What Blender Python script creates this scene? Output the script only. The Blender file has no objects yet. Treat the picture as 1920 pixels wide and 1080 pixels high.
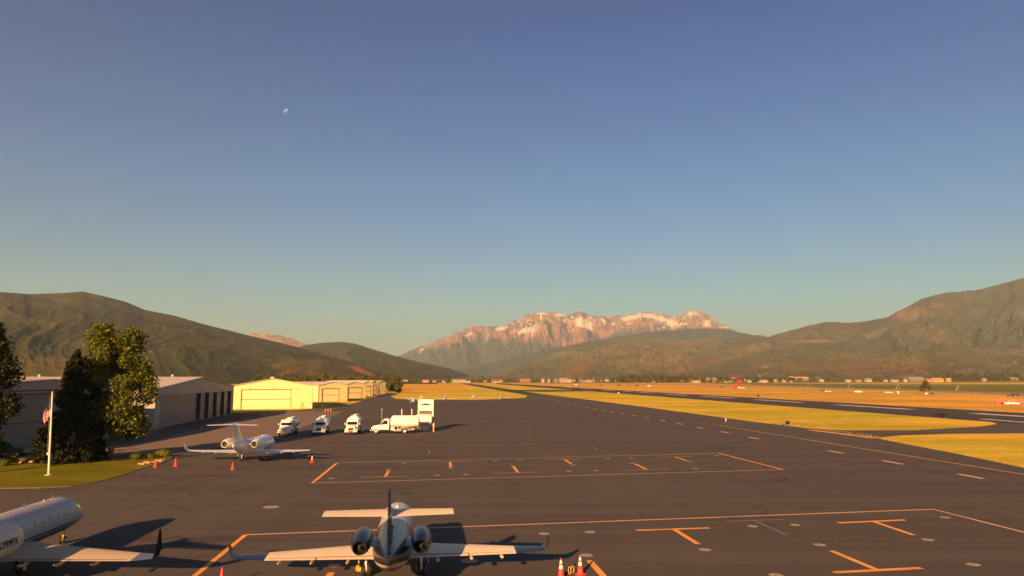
import bpy, math, random
import numpy as np
from mathutils import Vector, Matrix
R = math.radians
scn = bpy.context.scene
col = scn.collection
random.seed(5)

# ------------------------------------------------------------------ camera, world, sun, exposure
F, H0, HOR = 1350.0, 9.9, 711.0            # focal length in photo pixels, camera height, horizon row
PITCH = math.atan((HOR - 540) / F)
cd = bpy.data.cameras.new('camera'); cam = bpy.data.objects.new('camera', cd); col.objects.link(cam)
cam.location = (0, 0, H0); cam.rotation_euler = (R(90) + PITCH, 0, 0)
cd.sensor_width = 36; cd.lens = 36 * F / 1920; cd.clip_start = 0.5; cd.clip_end = 400000
scn.camera = cam
SUN_EL, SUN_AZ = R(17.5), R(19)             # sun behind the camera, to its left
sd = bpy.data.lights.new('sun', 'SUN'); sun = bpy.data.objects.new('sun', sd); col.objects.link(sun)
sd.energy = 5.0; sd.angle = R(0.55); sd.color = (1.0, 0.5, 0.19)
sdir = Vector((-math.sin(SUN_AZ) * math.cos(SUN_EL), -math.cos(SUN_AZ) * math.cos(SUN_EL), math.sin(SUN_EL)))
sun.rotation_euler = sdir.to_track_quat('Z', 'Y').to_euler(); sun.location = (0, -50, 80)
w = bpy.data.worlds.new('World'); scn.world = w; w.use_nodes = True
nt = w.node_tree; bg = nt.nodes['Background']
sky = nt.nodes.new('ShaderNodeTexSky'); sky.sky_type = 'NISHITA'; sky.sun_disc = False
sky.sun_elevation = SUN_EL; sky.sun_rotation = R(180) + SUN_AZ
sky.altitude = 1700; sky.air_density = 1.0; sky.dust_density = 1.4; sky.ozone_density = 2.2
hs = nt.nodes.new('ShaderNodeHueSaturation'); hs.inputs['Saturation'].default_value = 1.0
tint = nt.nodes.new('ShaderNodeMix'); tint.data_type = 'RGBA'; tint.blend_type = 'MULTIPLY'
tint.inputs[0].default_value = 1.0; tint.inputs[7].default_value = (0.92, 0.97, 1.0, 1)
nt.links.new(sky.outputs[0], hs.inputs['Color']); nt.links.new(hs.outputs[0], tint.inputs[6])
# colour of the clear morning sky by height above the horizon
tc = nt.nodes.new('ShaderNodeTexCoord'); sxyz = nt.nodes.new('ShaderNodeSeparateXYZ'); ramp = nt.nodes.new('ShaderNodeValToRGB'); mr = nt.nodes.new('ShaderNodeMapRange')
mr.inputs[1].default_value = 0.0; mr.inputs[2].default_value = 1.0
nt.links.new(tc.outputs['Generated'], sxyz.inputs[0]); nt.links.new(sxyz.outputs[2], mr.inputs[0]); nt.links.new(mr.outputs[0], ramp.inputs[0])
SKYRAMP = [(0.0, (.55, .62, .40)), (.055, (.52, .64, .44)), (.11, (.45, .64, .50)), (.18, (.38, .57, .58)), (.26, (.305, .53, .63)), (.46, (.15, .365, .6)), (.6, (.1, .235, .4)), (1.0, (.08, .14, .24))]
el = ramp.color_ramp.elements
while len(el) < len(SKYRAMP): el.new(.5)
for e_, (p_, c_) in zip(el, SKYRAMP): e_.position = p_; e_.color = (*c_, 1)
nt.links.new(ramp.outputs[0], tint.inputs[7])
nt.links.new(tint.outputs[2], bg.inputs[0]); bg.inputs[1].default_value = 0.05
scn.view_settings.view_transform = 'Standard'; scn.view_settings.look = 'None'
scn.view_settings.exposure = 1.6; scn.view_settings.gamma = 1.0

# ------------------------------------------------------------------ pixel (photo, 1920 wide) to place
cp, sp = math.cos(PITCH), math.sin(PITCH)
def P(px, py, z=0.0):
    """point of the horizontal plane z seen at photo pixel px, py"""
    u, v = (px - 960) / F, (540 - py) / F
    d = Vector((u, cp - v * sp, sp + v * cp))
    t = (z - H0) / d.z
    return Vector((d.x * t, d.y * t, z))
def PY(px, Y, z=0.0):
    dep = Y * cp + (z - H0) * sp
    return Vector(((px - 960) / F * dep, Y, z))
def ZAT(py, Y):                              # height seen at photo row py at distance Y (near the middle column)
    return H0 + Y * math.tan(PITCH - math.atan((py - 540) / F))
def ground_z(x, y):
    r = math.hypot(x, y)
    return 0.0 if r < 1900 else 11.0 * ((min(r, 6000) - 1900) / 1500) ** 1.25

# ------------------------------------------------------------------ mesh building
class MB:
    def __init__(s): s.v = []; s.f = []; s.m = []; s.mi = 0
    def add(s, vs, fs):
        o = len(s.v); s.v += [tuple(v) for v in vs]
        for f in fs: s.f.append(tuple(o + i for i in f)); s.m.append(s.mi)
        return s
    def box(s, x0, x1, y0, y1, z0, z1, rz=0.0, at=None, taper=1.0):
        vs = [Vector((x, y, z)) for z in (z0, z1) for y in (y0, y1) for x in (x0, x1)]
        if taper != 1.0:
            cx, cy = (x0 + x1) / 2, (y0 + y1) / 2
            for i in range(4, 8): vs[i].x = cx + (vs[i].x - cx) * taper; vs[i].y = cy + (vs[i].y - cy) * taper
        if rz or at is not None:
            m = Matrix.Rotation(rz, 4, 'Z'); vs = [m @ v + (Vector(at) if at is not None else Vector()) for v in vs]
        return s.add(vs, [(0, 2, 3, 1), (4, 5, 7, 6), (0, 1, 5, 4), (2, 6, 7, 3), (0, 4, 6, 2), (1, 3, 7, 5)])
    def rings(s, rings, caps=True):
        n = len(rings[0]); vs = [p for r in rings for p in r]; fs = []
        for i in range(len(rings) - 1):
            for j in range(n):
                a, b = i * n + j, i * n + (j + 1) % n
                fs.append((a, b, b + n, a + n))
        if caps: fs += [tuple(range(n - 1, -1, -1)), tuple((len(rings) - 1) * n + j for j in range(n))]
        return s.add(vs, fs)
    def cyl(s, a, b, r0, r1=None, n=12):
        return s.tube([a, b], [r0, r0 if r1 is None else r1], n)
    def tube(s, pts, rs, n=10):
        pts = [Vector(p) for p in pts]; rr = []
        for i, p in enumerate(pts):
            d = (pts[min(i + 1, len(pts) - 1)] - pts[max(i - 1, 0)]).normalized()
            u = d.orthogonal().normalized() if abs(d.z) > .9 else d.cross(Vector((0, 0, 1))).normalized()
            w_ = d.cross(u)
            rr.append([p + (u * math.cos(k * 2 * math.pi / n) + w_ * math.sin(k * 2 * math.pi / n)) * rs[i] for k in range(n)])
        return s.rings(rr)
    def prism(s, poly, z0, z1):
        n = len(poly); vs = [(p[0], p[1], z0) for p in poly] + [(p[0], p[1], z1) for p in poly]
        fs = [tuple(range(n - 1, -1, -1)), tuple(range(n, 2 * n))] + [(i, (i + 1) % n, (i + 1) % n + n, i + n) for i in range(n)]
        return s.add(vs, fs)
    def surf(s, secs, n=9):
        """lifting surface: sections (leading edge point, chord, thickness, thickness direction)"""
        rr = []
        for le, c, t, nd in secs:
            le = Vector(le); nd = Vector(nd).normalized(); up = []; dn = []
            for k in range(n + 1):
                q = (1 - math.cos(math.pi * k / n)) / 2
                yt = 5 * t * (0.2969 * math.sqrt(q) - 0.126 * q - 0.3516 * q * q + 0.2843 * q ** 3 - 0.1015 * q ** 4)
                up.append(le + Vector((-c * q, 0, 0)) + nd * yt * c)
                dn.append(le + Vector((-c * q, 0, 0)) - nd * yt * c * .8)
            rr.append(up + dn[::-1][1:-1] if False else up + dn[-1:0:-1])
        return s.rings(rr)
    def build(s, name, mat, parent=None, smooth=False, angle=40):
        me = bpy.data.meshes.new(name); me.from_pydata(s.v, [], s.f)
        mats = mat if isinstance(mat, (list, tuple)) else [mat]
        for m in mats: me.materials.append(m)
        if len(mats) > 1: me.polygons.foreach_set('material_index', s.m)
        me.update()
        import bmesh
        b = bmesh.new(); b.from_mesh(me); bmesh.ops.recalc_face_normals(b, faces=b.faces)
        if smooth:
            for f in b.faces: f.smooth = True
            for e in b.edges:
                if len(e.link_faces) == 2 and e.calc_face_angle(0) > R(angle): e.smooth = False
        b.to_mesh(me); b.free()
        o = bpy.data.objects.new(name, me); col.objects.link(o)
        if parent: o.parent = parent
        return o
def sheet(name, pts, z, mat, kind='structure', **kw):
    """flat sheet laid on the ground at height z"""
    m = MB(); m.add([(p[0], p[1], z) for p in pts], [tuple(range(len(pts)))])
    o = m.build(name, mat)
    me = o.data
    if me.polygons[0].normal.z < 0: me.flip_normals()
    if kind: o['kind'] = kind
    return o
def tag(o, label, cat, group=None):
    o['label'] = label; o['category'] = cat
    if group: o['group'] = group
    return o
def thing(name, label, cat, loc=(0, 0, 0), rz=0.0, group=None):
    o = bpy.data.objects.new(name, None); col.objects.link(o); o.empty_display_size = .3
    o.location = loc; o.rotation_euler = (0, 0, rz)
    return tag(o, label, cat, group)
def kids(o): return [c for c in col.objects if c.parent == o]
def dup(o, loc=None, rz=None, label=None, scale=None, parent=None, cat=None, group=None):
    c = o.copy(); col.objects.link(c)
    if parent: c.parent = parent
    else:
        if loc is not None: c.location = loc
        if rz is not None: c.rotation_euler = (0, 0, rz)
        if scale is not None: c.scale = scale
        if label: c['label'] = label
        if cat: c['category'] = cat
        if group: c['group'] = group
    for ch in kids(o): dup(ch, parent=c)
    return c

# ------------------------------------------------------------------ materials
class G:
    def __init__(s, name):
        s.m = bpy.data.materials.new(name); s.m.use_nodes = True; s.t = s.m.node_tree
        s.b = s.t.nodes['Principled BSDF']; s.out = s.t.nodes['Material Output']
    def n(s, t, **kw):
        nd = s.t.nodes.new('ShaderNode' + t)
        for k, v in kw.items(): setattr(nd, k, v)
        return nd
    def l(s, a, b): s.t.links.new(a, b)
    def co(s, scale=(1, 1, 1), which='Object', rz=0):
        c = s.n('TexCoord'); mp = s.n('Mapping'); mp.inputs['Scale'].default_value = scale
        mp.inputs['Rotation'].default_value = (0, 0, rz)
        s.l(c.outputs[which], mp.inputs[0]); return mp.outputs[0]
    def noise(s, scale, detail=6, rough=.55, vec=None, lo=.35, hi=.65):
        t = s.n('TexNoise'); t.inputs['Scale'].default_value = scale; t.inputs['Detail'].default_value = detail
        t.inputs['Roughness'].default_value = rough
        if vec is not None: s.l(vec, t.inputs['Vector'])
        else: s.l(s.n('TexCoord').outputs['Object'], t.inputs['Vector'])
        r = s.n('MapRange'); r.inputs[1].default_value = lo; r.inputs[2].default_value = hi
        s.l(t.outputs[0], r.inputs[0]); return r.outputs[0]
    def mix(s, f, a, b):
        m = s.n('Mix', data_type='RGBA')
        for sock, v in ((m.inputs[0], f), (m.inputs[6], a), (m.inputs[7], b)):
            if hasattr(v, 'links') or hasattr(v, 'is_output'): s.l(v, sock)
            elif isinstance(v, (int, float)): sock.default_value = v
            else: sock.default_value = (*v, 1)
        return m.outputs[2]
    def math(s, op, a, b=0.0, clamp=False):
        m = s.n('Math', operation=op, use_clamp=clamp)
        for i, v in enumerate((a, b)):
            if hasattr(v, 'is_output'): s.l(v, m.inputs[i])
            else: m.inputs[i].default_value = v
        return m.outputs[0]
    def xyz(s, which='Object'):
        x = s.n('SeparateXYZ'); s.l(s.n('TexCoord').outputs[which], x.inputs[0]); return x.outputs
    def attr(s, name): return s.n('Attribute', attribute_name=name).outputs['Fac']
    def bump(s, h, strength=.3, dist=.02):
        b = s.n('Bump'); b.inputs['Strength'].default_value = strength; b.inputs['Distance'].default_value = dist
        s.l(h, b.inputs['Height']); s.l(b.outputs[0], s.b.inputs['Normal'])
    def col(s, c):
        if hasattr(c, 'is_output'): s.l(c, s.b.inputs['Base Color'])
        else: s.b.inputs['Base Color'].default_value = (*c, 1)
    def rough(s, r, metal=0.0, coat=0.0):
        s.b.inputs['Roughness'].default_value = r; s.b.inputs['Metallic'].default_value = metal
        s.b.inputs['Coat Weight'].default_value = coat; s.b.inputs['Coat Roughness'].default_value = .08
        return s
def M(name, c, rough=.6, metal=0.0, coat=0.0, var=.12, scale=3.0):
    g = G(name); g.rough(rough, metal, coat)
    g.col(g.mix(g.noise(scale), tuple(x * (1 - var) for x in c), tuple(min(1, x * (1 + var)) for x in c)))
    return g.m

def m_asphalt(name, a, b, streak=.35):
    g = G(name); g.rough(.92); g.b.inputs['Specular IOR Level'].default_value = .2
    big = g.noise(.02, 5, .6); st = g.noise(1.0, 6, .6, vec=g.co((.25, .012, 1), rz=R(62)), lo=.3, hi=.7)
    st2 = g.noise(1.0, 5, .6, vec=g.co((.012, .22, 1), rz=R(5)), lo=.3, hi=.7)
    fine = g.noise(9, 4, .7)
    c = g.mix(big, a, b); c = g.mix(g.math('MULTIPLY', st, streak), c, tuple(x * .72 for x in a))
    c = g.mix(g.math('MULTIPLY', st2, streak * .8), c, tuple(x * 1.3 for x in b))
    c = g.mix(g.math('MULTIPLY', fine, .25), c, tuple(x * .75 for x in a))
    # cracks and sealed seams
    v = g.n('TexVoronoi', feature='DISTANCE_TO_EDGE'); v.inputs['Scale'].default_value = .03
    wn = g.n('TexNoise'); wn.inputs['Scale'].default_value = .12; wn.inputs['Detail'].default_value = 4
    wo = g.n('TexCoord').outputs['Object']; g.l(wo, wn.inputs['Vector'])
    mx = g.n('Mix', data_type='RGBA'); mx.inputs[0].default_value = .06; g.l(wo, mx.inputs[6]); 
    vm = g.n('VectorMath', operation='MULTIPLY_ADD'); g.l(wn.outputs[1], vm.inputs[0]); vm.inputs[1].default_value = (14, 14, 0); g.l(wo, vm.inputs[2])
    g.l(vm.outputs[0], v.inputs['Vector'])
    ck = g.math('LESS_THAN', v.outputs[0], .0035)
    ck = g.math('MULTIPLY', ck, g.noise(.04, 3, .5, lo=.38, hi=.5))
    c = g.mix(g.math('MULTIPLY', ck, .55), c, tuple(x * .45 for x in a))
    co_ = g.xyz(); ln = g.n('TexNoise'); ln.inputs['Scale'].default_value = 1.0; ln.inputs['Detail'].default_value = 0
    cb_ = g.n('CombineXYZ'); g.l(g.math('FLOOR', g.math('MULTIPLY', g.math('ADD', co_[1], g.math('MULTIPLY', co_[0], .06)), .22)), cb_.inputs[0]); g.l(g.math('FLOOR', g.math('MULTIPLY', co_[0], .021)), cb_.inputs[1]); g.l(cb_.outputs[0], ln.inputs['Vector'])
    c = g.mix(g.math('MULTIPLY', g.math('SUBTRACT', ln.outputs[0], .35, True), .55), c, tuple(x * .62 for x in a))
    fr_ = g.math('FRACT', g.math('MULTIPLY', g.math('ADD', co_[1], g.math('MULTIPLY', co_[0], .06)), .22))
    c = g.mix(g.math('MULTIPLY', g.math('LESS_THAN', fr_, .03), .22), c, tuple(x * .5 for x in a))
    # oil and rubber spots
    sp_ = g.noise(.35, 3, .5, lo=.66, hi=.74); c = g.mix(g.math('MULTIPLY', sp_, .35), c, tuple(x * .5 for x in a))
    g.col(c); g.bump(g.noise(30, 3, .7, lo=0, hi=1), .25, .01)
    return g.m
ASPH = m_asphalt('asphalt', (.08, .075, .074), (.106, .098, .094), .6)
ASPH_OLD_LIT = m_asphalt('old_lit_asphalt', (.2, .155, .125), (.23, .18, .145), .2)  # older paving, its pale tone also paints in the sunlit stretch
ASPH_RWY = m_asphalt('runway_asphalt', (.06, .057, .062), (.075, .07, .074), .2)
CONC = M('concrete', (.36, .32, .27), .85, scale=2)
KERB = M('kerb_concrete', (.13, .11, .07), .85, scale=2)
def m_grass(name, cols, sc=.02, dry=None, fine=1.5, far=None):
    g = G(name); g.rough(.95); g.b.inputs['Specular IOR Level'].default_value = .1
    a = g.noise(sc * .5, 3, .5, lo=.42, hi=.58); a2 = g.noise(sc * 1.6, 4, .55, vec=g.co((.6, 1, 1), rz=R(8)), lo=.42, hi=.6)
    b = g.noise(1.0, 4, .6, vec=g.co((sc * 1.2, sc * 4.5, 1), rz=R(-6)), lo=.4, hi=.62)
    c = g.mix(a, cols[0], cols[1]); c = g.mix(g.math('MULTIPLY', b, .75), c, cols[2]); c = g.mix(g.math('MULTIPLY', a2, .6), c, tuple(x * .66 for x in cols[1]))
    c = g.mix(g.math('MULTIPLY', g.noise(fine, 5, .7, lo=.45, hi=.65), .4), c, tuple(x * .5 for x in cols[0]))
    c = g.mix(g.math('MULTIPLY', g.noise(fine * .12, 5, .7, lo=.56, hi=.66), .55), c, dry or tuple(min(1, x * 1.6) for x in cols[2]))
    if far:
        f = g.n('MapRange'); f.inputs[1].default_value = 1700; f.inputs[2].default_value = 2100; g.l(g.xyz()[1], f.inputs[0])
        fc = g.mix(g.noise(.004, 6, .6, lo=.4, hi=.6), far[0], far[1]); fc = g.mix(g.math('MULTIPLY', g.noise(.012, 5, .7, lo=.5, hi=.6), .7), fc, far[2]); c = g.mix(f.outputs[0], c, fc)
    g.col(c); g.bump(g.noise(4, 5, .8, lo=0, hi=1), .8, .15)
    return g.m
GRASS = m_grass('dry_infield_grass', [(.78, .58, .045), (.42, .5, .035), (.88, .55, .07)], .022, (.95, .75, .2), far=((.2, .17, .07), (.1, .11, .045), (.05, .065, .03)))
FIELD = m_grass('golden_field', [(.84, .46, .06), (.56, .42, .06), (.92, .5, .1)], .01, (.62, .4, .1), .4)
GREEN = m_grass('irrigated_field', [(.15, .185, .035), (.18, .21, .04), (.26, .25, .05)], .004, (.34, .27, .06), .3)
PALE = m_grass('pale_field', [(.4, .34, .1), (.5, .38, .14), (.56, .42, .16)], .004, None, .3)
LAWN = m_grass('mown_lawn', [(.16, .18, .008), (.19, .195, .01), (.22, .2, .014)], .12, (.2, .17, .02), 5)
ROADM = M('gravel_road', (.3, .22, .16), .9, scale=.1)
def worn(name, c, rough, lo, hi):
    g = G(name); g.rough(rough); base = g.mix(g.noise(.5), tuple(x * .8 for x in c), c)
    base = g.mix(g.noise(6.0, 5, .75, lo=lo, hi=hi), base, (.1, .09, .085)); g.col(g.mix(g.math('MULTIPLY', g.noise(.35, 4, .6, lo=.5, hi=.7), .45), base, (.12, .1, .09))); return g.m
ORANGE = worn('orange_paint', (.95, .43, .05), .7, .56, .78)
PALEOR = worn('faded_orange_paint', (.8, .48, .26), .75, .52, .74)
WHITEP = worn('white_paint', (.66, .62, .58), .7, .54, .76)
FADEP = M('faded_paint', (.22, .2, .19), .8, var=.3, scale=.8)
WHITE = M('white_gloss', (.78, .78, .78), .35, coat=.5, var=.03)
CREAM = M('cream_metal', (.74, .68, .5), .55, var=.05, scale=.3)
BLACKR = M('black_rubber', (.018, .018, .02), .8)
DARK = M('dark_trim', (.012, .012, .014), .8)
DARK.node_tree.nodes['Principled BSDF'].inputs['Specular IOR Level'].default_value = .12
GLASS = M('dark_glass', (.015, .018, .022), .08, coat=1)
STEEL = M('brushed_steel', (.5, .5, .5), .35, metal=.9)
GREY = M('grey_paint', (.3, .3, .31), .5)
YEL = M('safety_yellow', (.75, .42, .03), .5)
RED = M('red_paint', (.55, .03, .03), .5)
CONEM = M('cone_red', (.8, .05, .06), .5)
CONEB = M('cone_band', (.85, .8, .7), .4)
BLUE = M('navy_paint', (.02, .03, .07), .3, coat=.6)
BRASS = M('gold_paint', (.65, .42, .18), .4)

def m_corr(name, c, per=.3, axis=0, seam=.7):
    """ribbed sheet metal: ribs run upright, spaced along the wall"""
    g = G(name); g.rough(.5); co = g.xyz()
    s = g.math('ADD', co[0], co[1]) if axis == 2 else co[axis]
    wv = g.math('SINE', g.math('MULTIPLY', s, 2 * math.pi / per))
    rib = g.math('GREATER_THAN', wv, .8)
    cc = g.mix(g.math('MULTIPLY', rib, 1 - seam), c, tuple(x * .6 for x in c))
    cc = g.mix(g.math('MULTIPLY', g.noise(.25, 5), .14), cc, tuple(x * .8 for x in c))
    dz = g.math('SUBTRACT', 1.2, co[2], True)
    cc = g.mix(g.math('MULTIPLY', g.math('MULTIPLY', dz, g.noise(.8, 5, lo=.4, hi=.7)), .35), cc, (.3, .22, .15))
    g.col(cc); g.bump(wv, .4, .02); return g.m
CORR_Y = m_corr('ribbed_cream_metal', (.78, .66, .34), .6, 2)
CORR_D = m_corr('ribbed_door_metal', (.8, .7, .38), 1.1, 2, .8)
CORR_G = m_corr('ribbed_grey_metal', (.32, .31, .31), .6, 2)
CORR_GD = m_corr('ribbed_grey_door', (.17, .165, .165), 1.0, 2, .8)
ROOFM = m_corr('ribbed_roof_metal', (.42, .36, .3), .6, 2)
ROOFW = m_corr('pale_roof_metal', (.6, .56, .5), .6, 2)
BRTRIM = M('brown_trim', (.14, .07, .04), .6)

# ------------------------------------------------------------------ noise for terrain
def vnoise(x, y, seed=0):
    rs = np.random.RandomState(seed); T = rs.rand(256, 256)
    xi = np.floor(x).astype(int); yi = np.floor(y).astype(int); fx = x - xi; fy = y - yi
    fx = fx * fx * fx * (fx * (fx * 6 - 15) + 10); fy = fy * fy * fy * (fy * (fy * 6 - 15) + 10)
    g = lambda a, b: T[a % 256, b % 256]
    return (g(xi, yi) * (1 - fx) + g(xi + 1, yi) * fx) * (1 - fy) + (g(xi, yi + 1) * (1 - fx) + g(xi + 1, yi + 1) * fx) * fy
def fbm(x, y, o=5, seed=0, gain=.5):
    a, s, n = 1.0, 0, 0
    for k in range(o): s = s + a * vnoise(x * 2 ** k, y * 2 ** k, seed + k); n += a; a *= gain
    return s / n
def ridged(x, y, o=5, seed=0, gain=.55):
    a, s, n = 1.0, 0, 0
    for k in range(o):
        v = 1 - np.abs(2 * vnoise(x * 2 ** k, y * 2 ** k, seed + k) - 1); s = s + a * v * v; n += a; a *= gain
    return s / n

def ridge(name, prof, Dc, Df, Db, mat, amp=.2, freq=26, nu=420, nv=130, seed=1, power=1.25, jag=.6, masks=None, warp=.5, label=None):
    """mountain range: crest seen along prof [(px, py)], at distance Dc; foot at Df; falls away behind to Db"""
    prof = sorted(prof); xs = np.array([p[0] for p in prof], float); ys = np.array([p[1] for p in prof], float)
    px = np.linspace(xs[0], xs[-1], nu); py = np.interp(px, xs, ys)
    k = np.array([1, 2, 3, 2, 1], float); k /= k.sum(); pad = np.pad(py, 2, 'edge'); py = np.convolve(pad, k, 'valid')
    py = py + (fbm(px * .11, px * 0 + seed, 4, seed + 9) - .5) * jag * 5
    tan = (px - 960) / F; az = np.arctan(tan * np.cos(PITCH))
    vcr = .78
    v = np.linspace(0, 1, nv)
    U, V = np.meshgrid(np.arange(nu), v, indexing='ij')
    PX = px[U]; D = np.where(V < vcr, Df + (Dc - Df) * (V / vcr) , Dc + (Db - Dc) * ((V - vcr) / (1 - vcr)))
    # crest line wanders in distance
    wob = (fbm(PX * .012, PX * 0 + 3.3, 3, seed + 3) - .5) * .16 * Dc * np.clip(V / vcr, 0, 1)
    D = D + wob
    Dcr = Dc + (fbm(px * .012, px * 0 + 3.3, 3, seed + 3) - .5) * .16 * Dc
    Hc = H0 + (Dcr) * np.tan(PITCH - np.arctan((py - 540) / F))     # height of crest
    Hc = np.maximum(Hc, 5)
    t = np.clip(V / vcr, 0, 1)
    shape = t ** power
    back = np.where(V > vcr, 1 - ((V - vcr) / (1 - vcr)) ** 1.3, 1)
    base = Hc[U] * shape * back
    lx = (PX - 960) / F * Dc / 1000.0; ly = D / 1000.0; fr = freq / (Dc / 1000.0)
    wx = (fbm(lx * fr * .25, ly * fr * .25, 3, seed + 20) - .5) * warp * 6
    n1 = ridged(lx * fr * .55 + wx, ly * fr * .16 + wx * .3, 6, seed + 30)
    n2 = fbm(lx * fr * 1.6, ly * fr * 1.2, 5, seed + 50)
    env = np.sin(np.pi * np.clip(t, 0, 1) ** .85) * .95 + .05 * t
    Z = base + Hc[U] * amp * ((n1 - .55) * env * 1.5 + (n2 - .5) * .35 * env)
    Z = np.where(V == 0, -4.0, Z)
    tanU = tan[U]; Y = D * 1.0; X = tanU * (Y * cp + (Z - H0) * sp)
    verts = np.stack([X, Y, Z], -1).reshape(-1, 3)
    idx = np.arange(nu * nv).reshape(nu, nv)
    faces = np.stack([idx[:-1, :-1], idx[1:, :-1], idx[1:, 1:], idx[:-1, 1:]], -1).reshape(-1, 4)
    me = bpy.data.meshes.new(name); me.from_pydata(verts.tolist(), [], faces.tolist()); me.materials.append(mat)
    me.polygons.foreach_set('use_smooth', [True] * len(me.polygons))
    PYs = 540 - F * ((Z - H0) * cp - Y * sp) / (Y * cp + (Z - H0) * sp)      # where each vertex shows, to lay out snow and scars
    # normalised: tt height on slope, n1 spur/gully
    for an, fn in (masks or {}).items():
        val = fn(PX, PYs, t, n1, n2, lx, ly).astype(np.float32).reshape(-1)
        at = me.attributes.new(an, 'FLOAT', 'POINT'); at.data.foreach_set('value', val)
    me.update()
    if me.polygons[len(me.polygons) // 2].normal.z < 0: me.flip_normals()
    o = bpy.data.objects.new(name, me); col.objects.link(o); o['kind'] = 'structure'
    return o
def blob(PX, PY_, cx, cy, rx, ry, sl=0.0):
    dy = PY_ - cy - (PX - cx) * sl
    return np.clip(1.25 - np.sqrt(((PX - cx) / rx) ** 2 + (dy / ry) ** 2), 0, 1)

def m_hill(name, grass, green, dark, scale=1.0, scrub=.5, extra=None):
    g = G(name); g.rough(1.0); g.b.inputs['Specular IOR Level'].default_value = .05
    g1 = g.noise(.0012 * scale, 7, .6, lo=.42, hi=.6)
    c = g.mix(g1, grass, green)
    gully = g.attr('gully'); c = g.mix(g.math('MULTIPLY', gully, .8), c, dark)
    sc = g.noise(.03 * scale, 8, .8, lo=.49, hi=.56); c = g.mix(g.math('MULTIPLY', sc, scrub), c, dark)
    sc2 = g.noise(.006 * scale, 6, .7, vec=g.co((1, 1, 2.2)), lo=.62, hi=.7)
    c = g.mix(g.math('MULTIPLY', sc2, .7), c, tuple(min(1, x * 1.7) for x in grass))
    mid = g.noise(.004 * scale, 7, .7, lo=.47, hi=.58); c = g.mix(g.math('MULTIPLY', mid, .55), c, green)
    v = g.n('TexVoronoi'); v.inputs['Scale'].default_value = .021 * scale; g.l(g.n('TexCoord').outputs['Object'], v.inputs['Vector'])
    dots = g.math('MULTIPLY', g.math('LESS_THAN', v.outputs['Distance'], .34), g.noise(.004 * scale, 4, .6, lo=.42, hi=.52))
    c = g.mix(g.math('MULTIPLY', dots, .75), c, tuple(x * .75 for x in dark))
    v2 = g.n('TexVoronoi'); v2.inputs['Scale'].default_value = .013 * scale; mp2 = g.co((1, 1, 1.6)); g.l(mp2, v2.inputs['Vector'])
    pale = g.math('MULTIPLY', g.math('LESS_THAN', v2.outputs['Distance'], .2), g.noise(.003 * scale, 4, .6, lo=.5, hi=.6))
    c = g.mix(g.math('MULTIPLY', pale, .6), c, tuple(min(1, x * 2.6) for x in grass))
    if extra:
        for an, cc in extra.items():
            f = g.attr(an); nn = g.noise(.009 * scale, 6, .75, lo=.3, hi=.62)
            c = g.mix(g.math('MULTIPLY', f, nn, True), c, cc)
    g.col(c); g.bump(g.noise(.012 * scale, 8, .75, lo=0, hi=1), 1.0, 16 / scale)
    return g.m
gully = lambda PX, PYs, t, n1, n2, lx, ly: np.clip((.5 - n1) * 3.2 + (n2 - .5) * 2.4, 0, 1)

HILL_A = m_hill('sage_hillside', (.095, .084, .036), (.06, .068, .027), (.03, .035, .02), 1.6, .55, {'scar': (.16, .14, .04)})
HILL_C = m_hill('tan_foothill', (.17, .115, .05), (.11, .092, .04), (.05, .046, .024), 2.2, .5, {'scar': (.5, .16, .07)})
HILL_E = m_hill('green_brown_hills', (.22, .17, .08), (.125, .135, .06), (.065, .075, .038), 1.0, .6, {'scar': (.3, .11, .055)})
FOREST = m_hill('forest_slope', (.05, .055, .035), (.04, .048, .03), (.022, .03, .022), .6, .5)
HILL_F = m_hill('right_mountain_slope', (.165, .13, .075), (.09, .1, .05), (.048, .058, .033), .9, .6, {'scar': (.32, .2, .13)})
def m_timp():
    g = G('alpine_rock'); g.rough(1.0); g.b.inputs['Specular IOR Level'].default_value = .05
    c = g.mix(g.noise(.0015, 8, .7, vec=g.co((1, 1, 5)), lo=.4, hi=.6), (.6, .31, .22), (.36, .2, .155))
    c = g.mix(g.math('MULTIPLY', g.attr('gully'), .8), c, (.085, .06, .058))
    c = g.mix(g.attr('wood'), c, g.mix(g.noise(.004, 6, .7), (.055, .075, .07), (.1, .108, .085)))
    s = g.math('ADD', g.attr('snow'), g.math('MULTIPLY', g.math('SUBTRACT', g.noise(.004, 8, .75, vec=g.co((1, 1, 1.8)), lo=0, hi=1), .5), 1.9))
    s = g.math('GREATER_THAN', s, .55)
    c = g.mix(g.math('MULTIPLY', s, g.math('GREATER_THAN', g.attr('snow'), .03)), c, (.95, .93, .88))
    g.col(c); g.bump(g.noise(.004, 9, .8, lo=0, hi=1), 1.0, 160)
    return g.m
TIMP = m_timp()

# ------------------------------------------------------------------ ground sheet
def make_ground():
    rs = [0] + list(np.linspace(60, 1900, 14)) + list(np.linspace(2050, 6000, 30)) + [9000, 14000, 22000, 29000]
    n = 96; vs = [(0, 0, 0)]; fs = []
    for r in rs[1:]:
        for k in range(n):
            a = 2 * math.pi * k / n; x, y = r * math.sin(a), r * math.cos(a)
            z = ground_z(x, y) if y > 0 and r < 6500 else (0 if y <= 0 else ground_z(0, 6000))
            if y <= 0: z = 0
            elif abs(x) > y * 1.3: z = 0
            vs.append((x, y, z))
    for k in range(n): fs.append((0, 1 + (k + 1) % n, 1 + k))
    for i in range(len(rs) - 2):
        for k in range(n):
            a, b = 1 + i * n + k, 1 + i * n + (k + 1) % n
            fs.append((a, b, b + n, a + n))
    m = MB(); m.add(vs, fs); o = m.build('ground', GRASS); o['kind'] = 'structure'
    if o.data.polygons[0].normal.z < 0: o.data.flip_normals()
make_ground()
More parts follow.
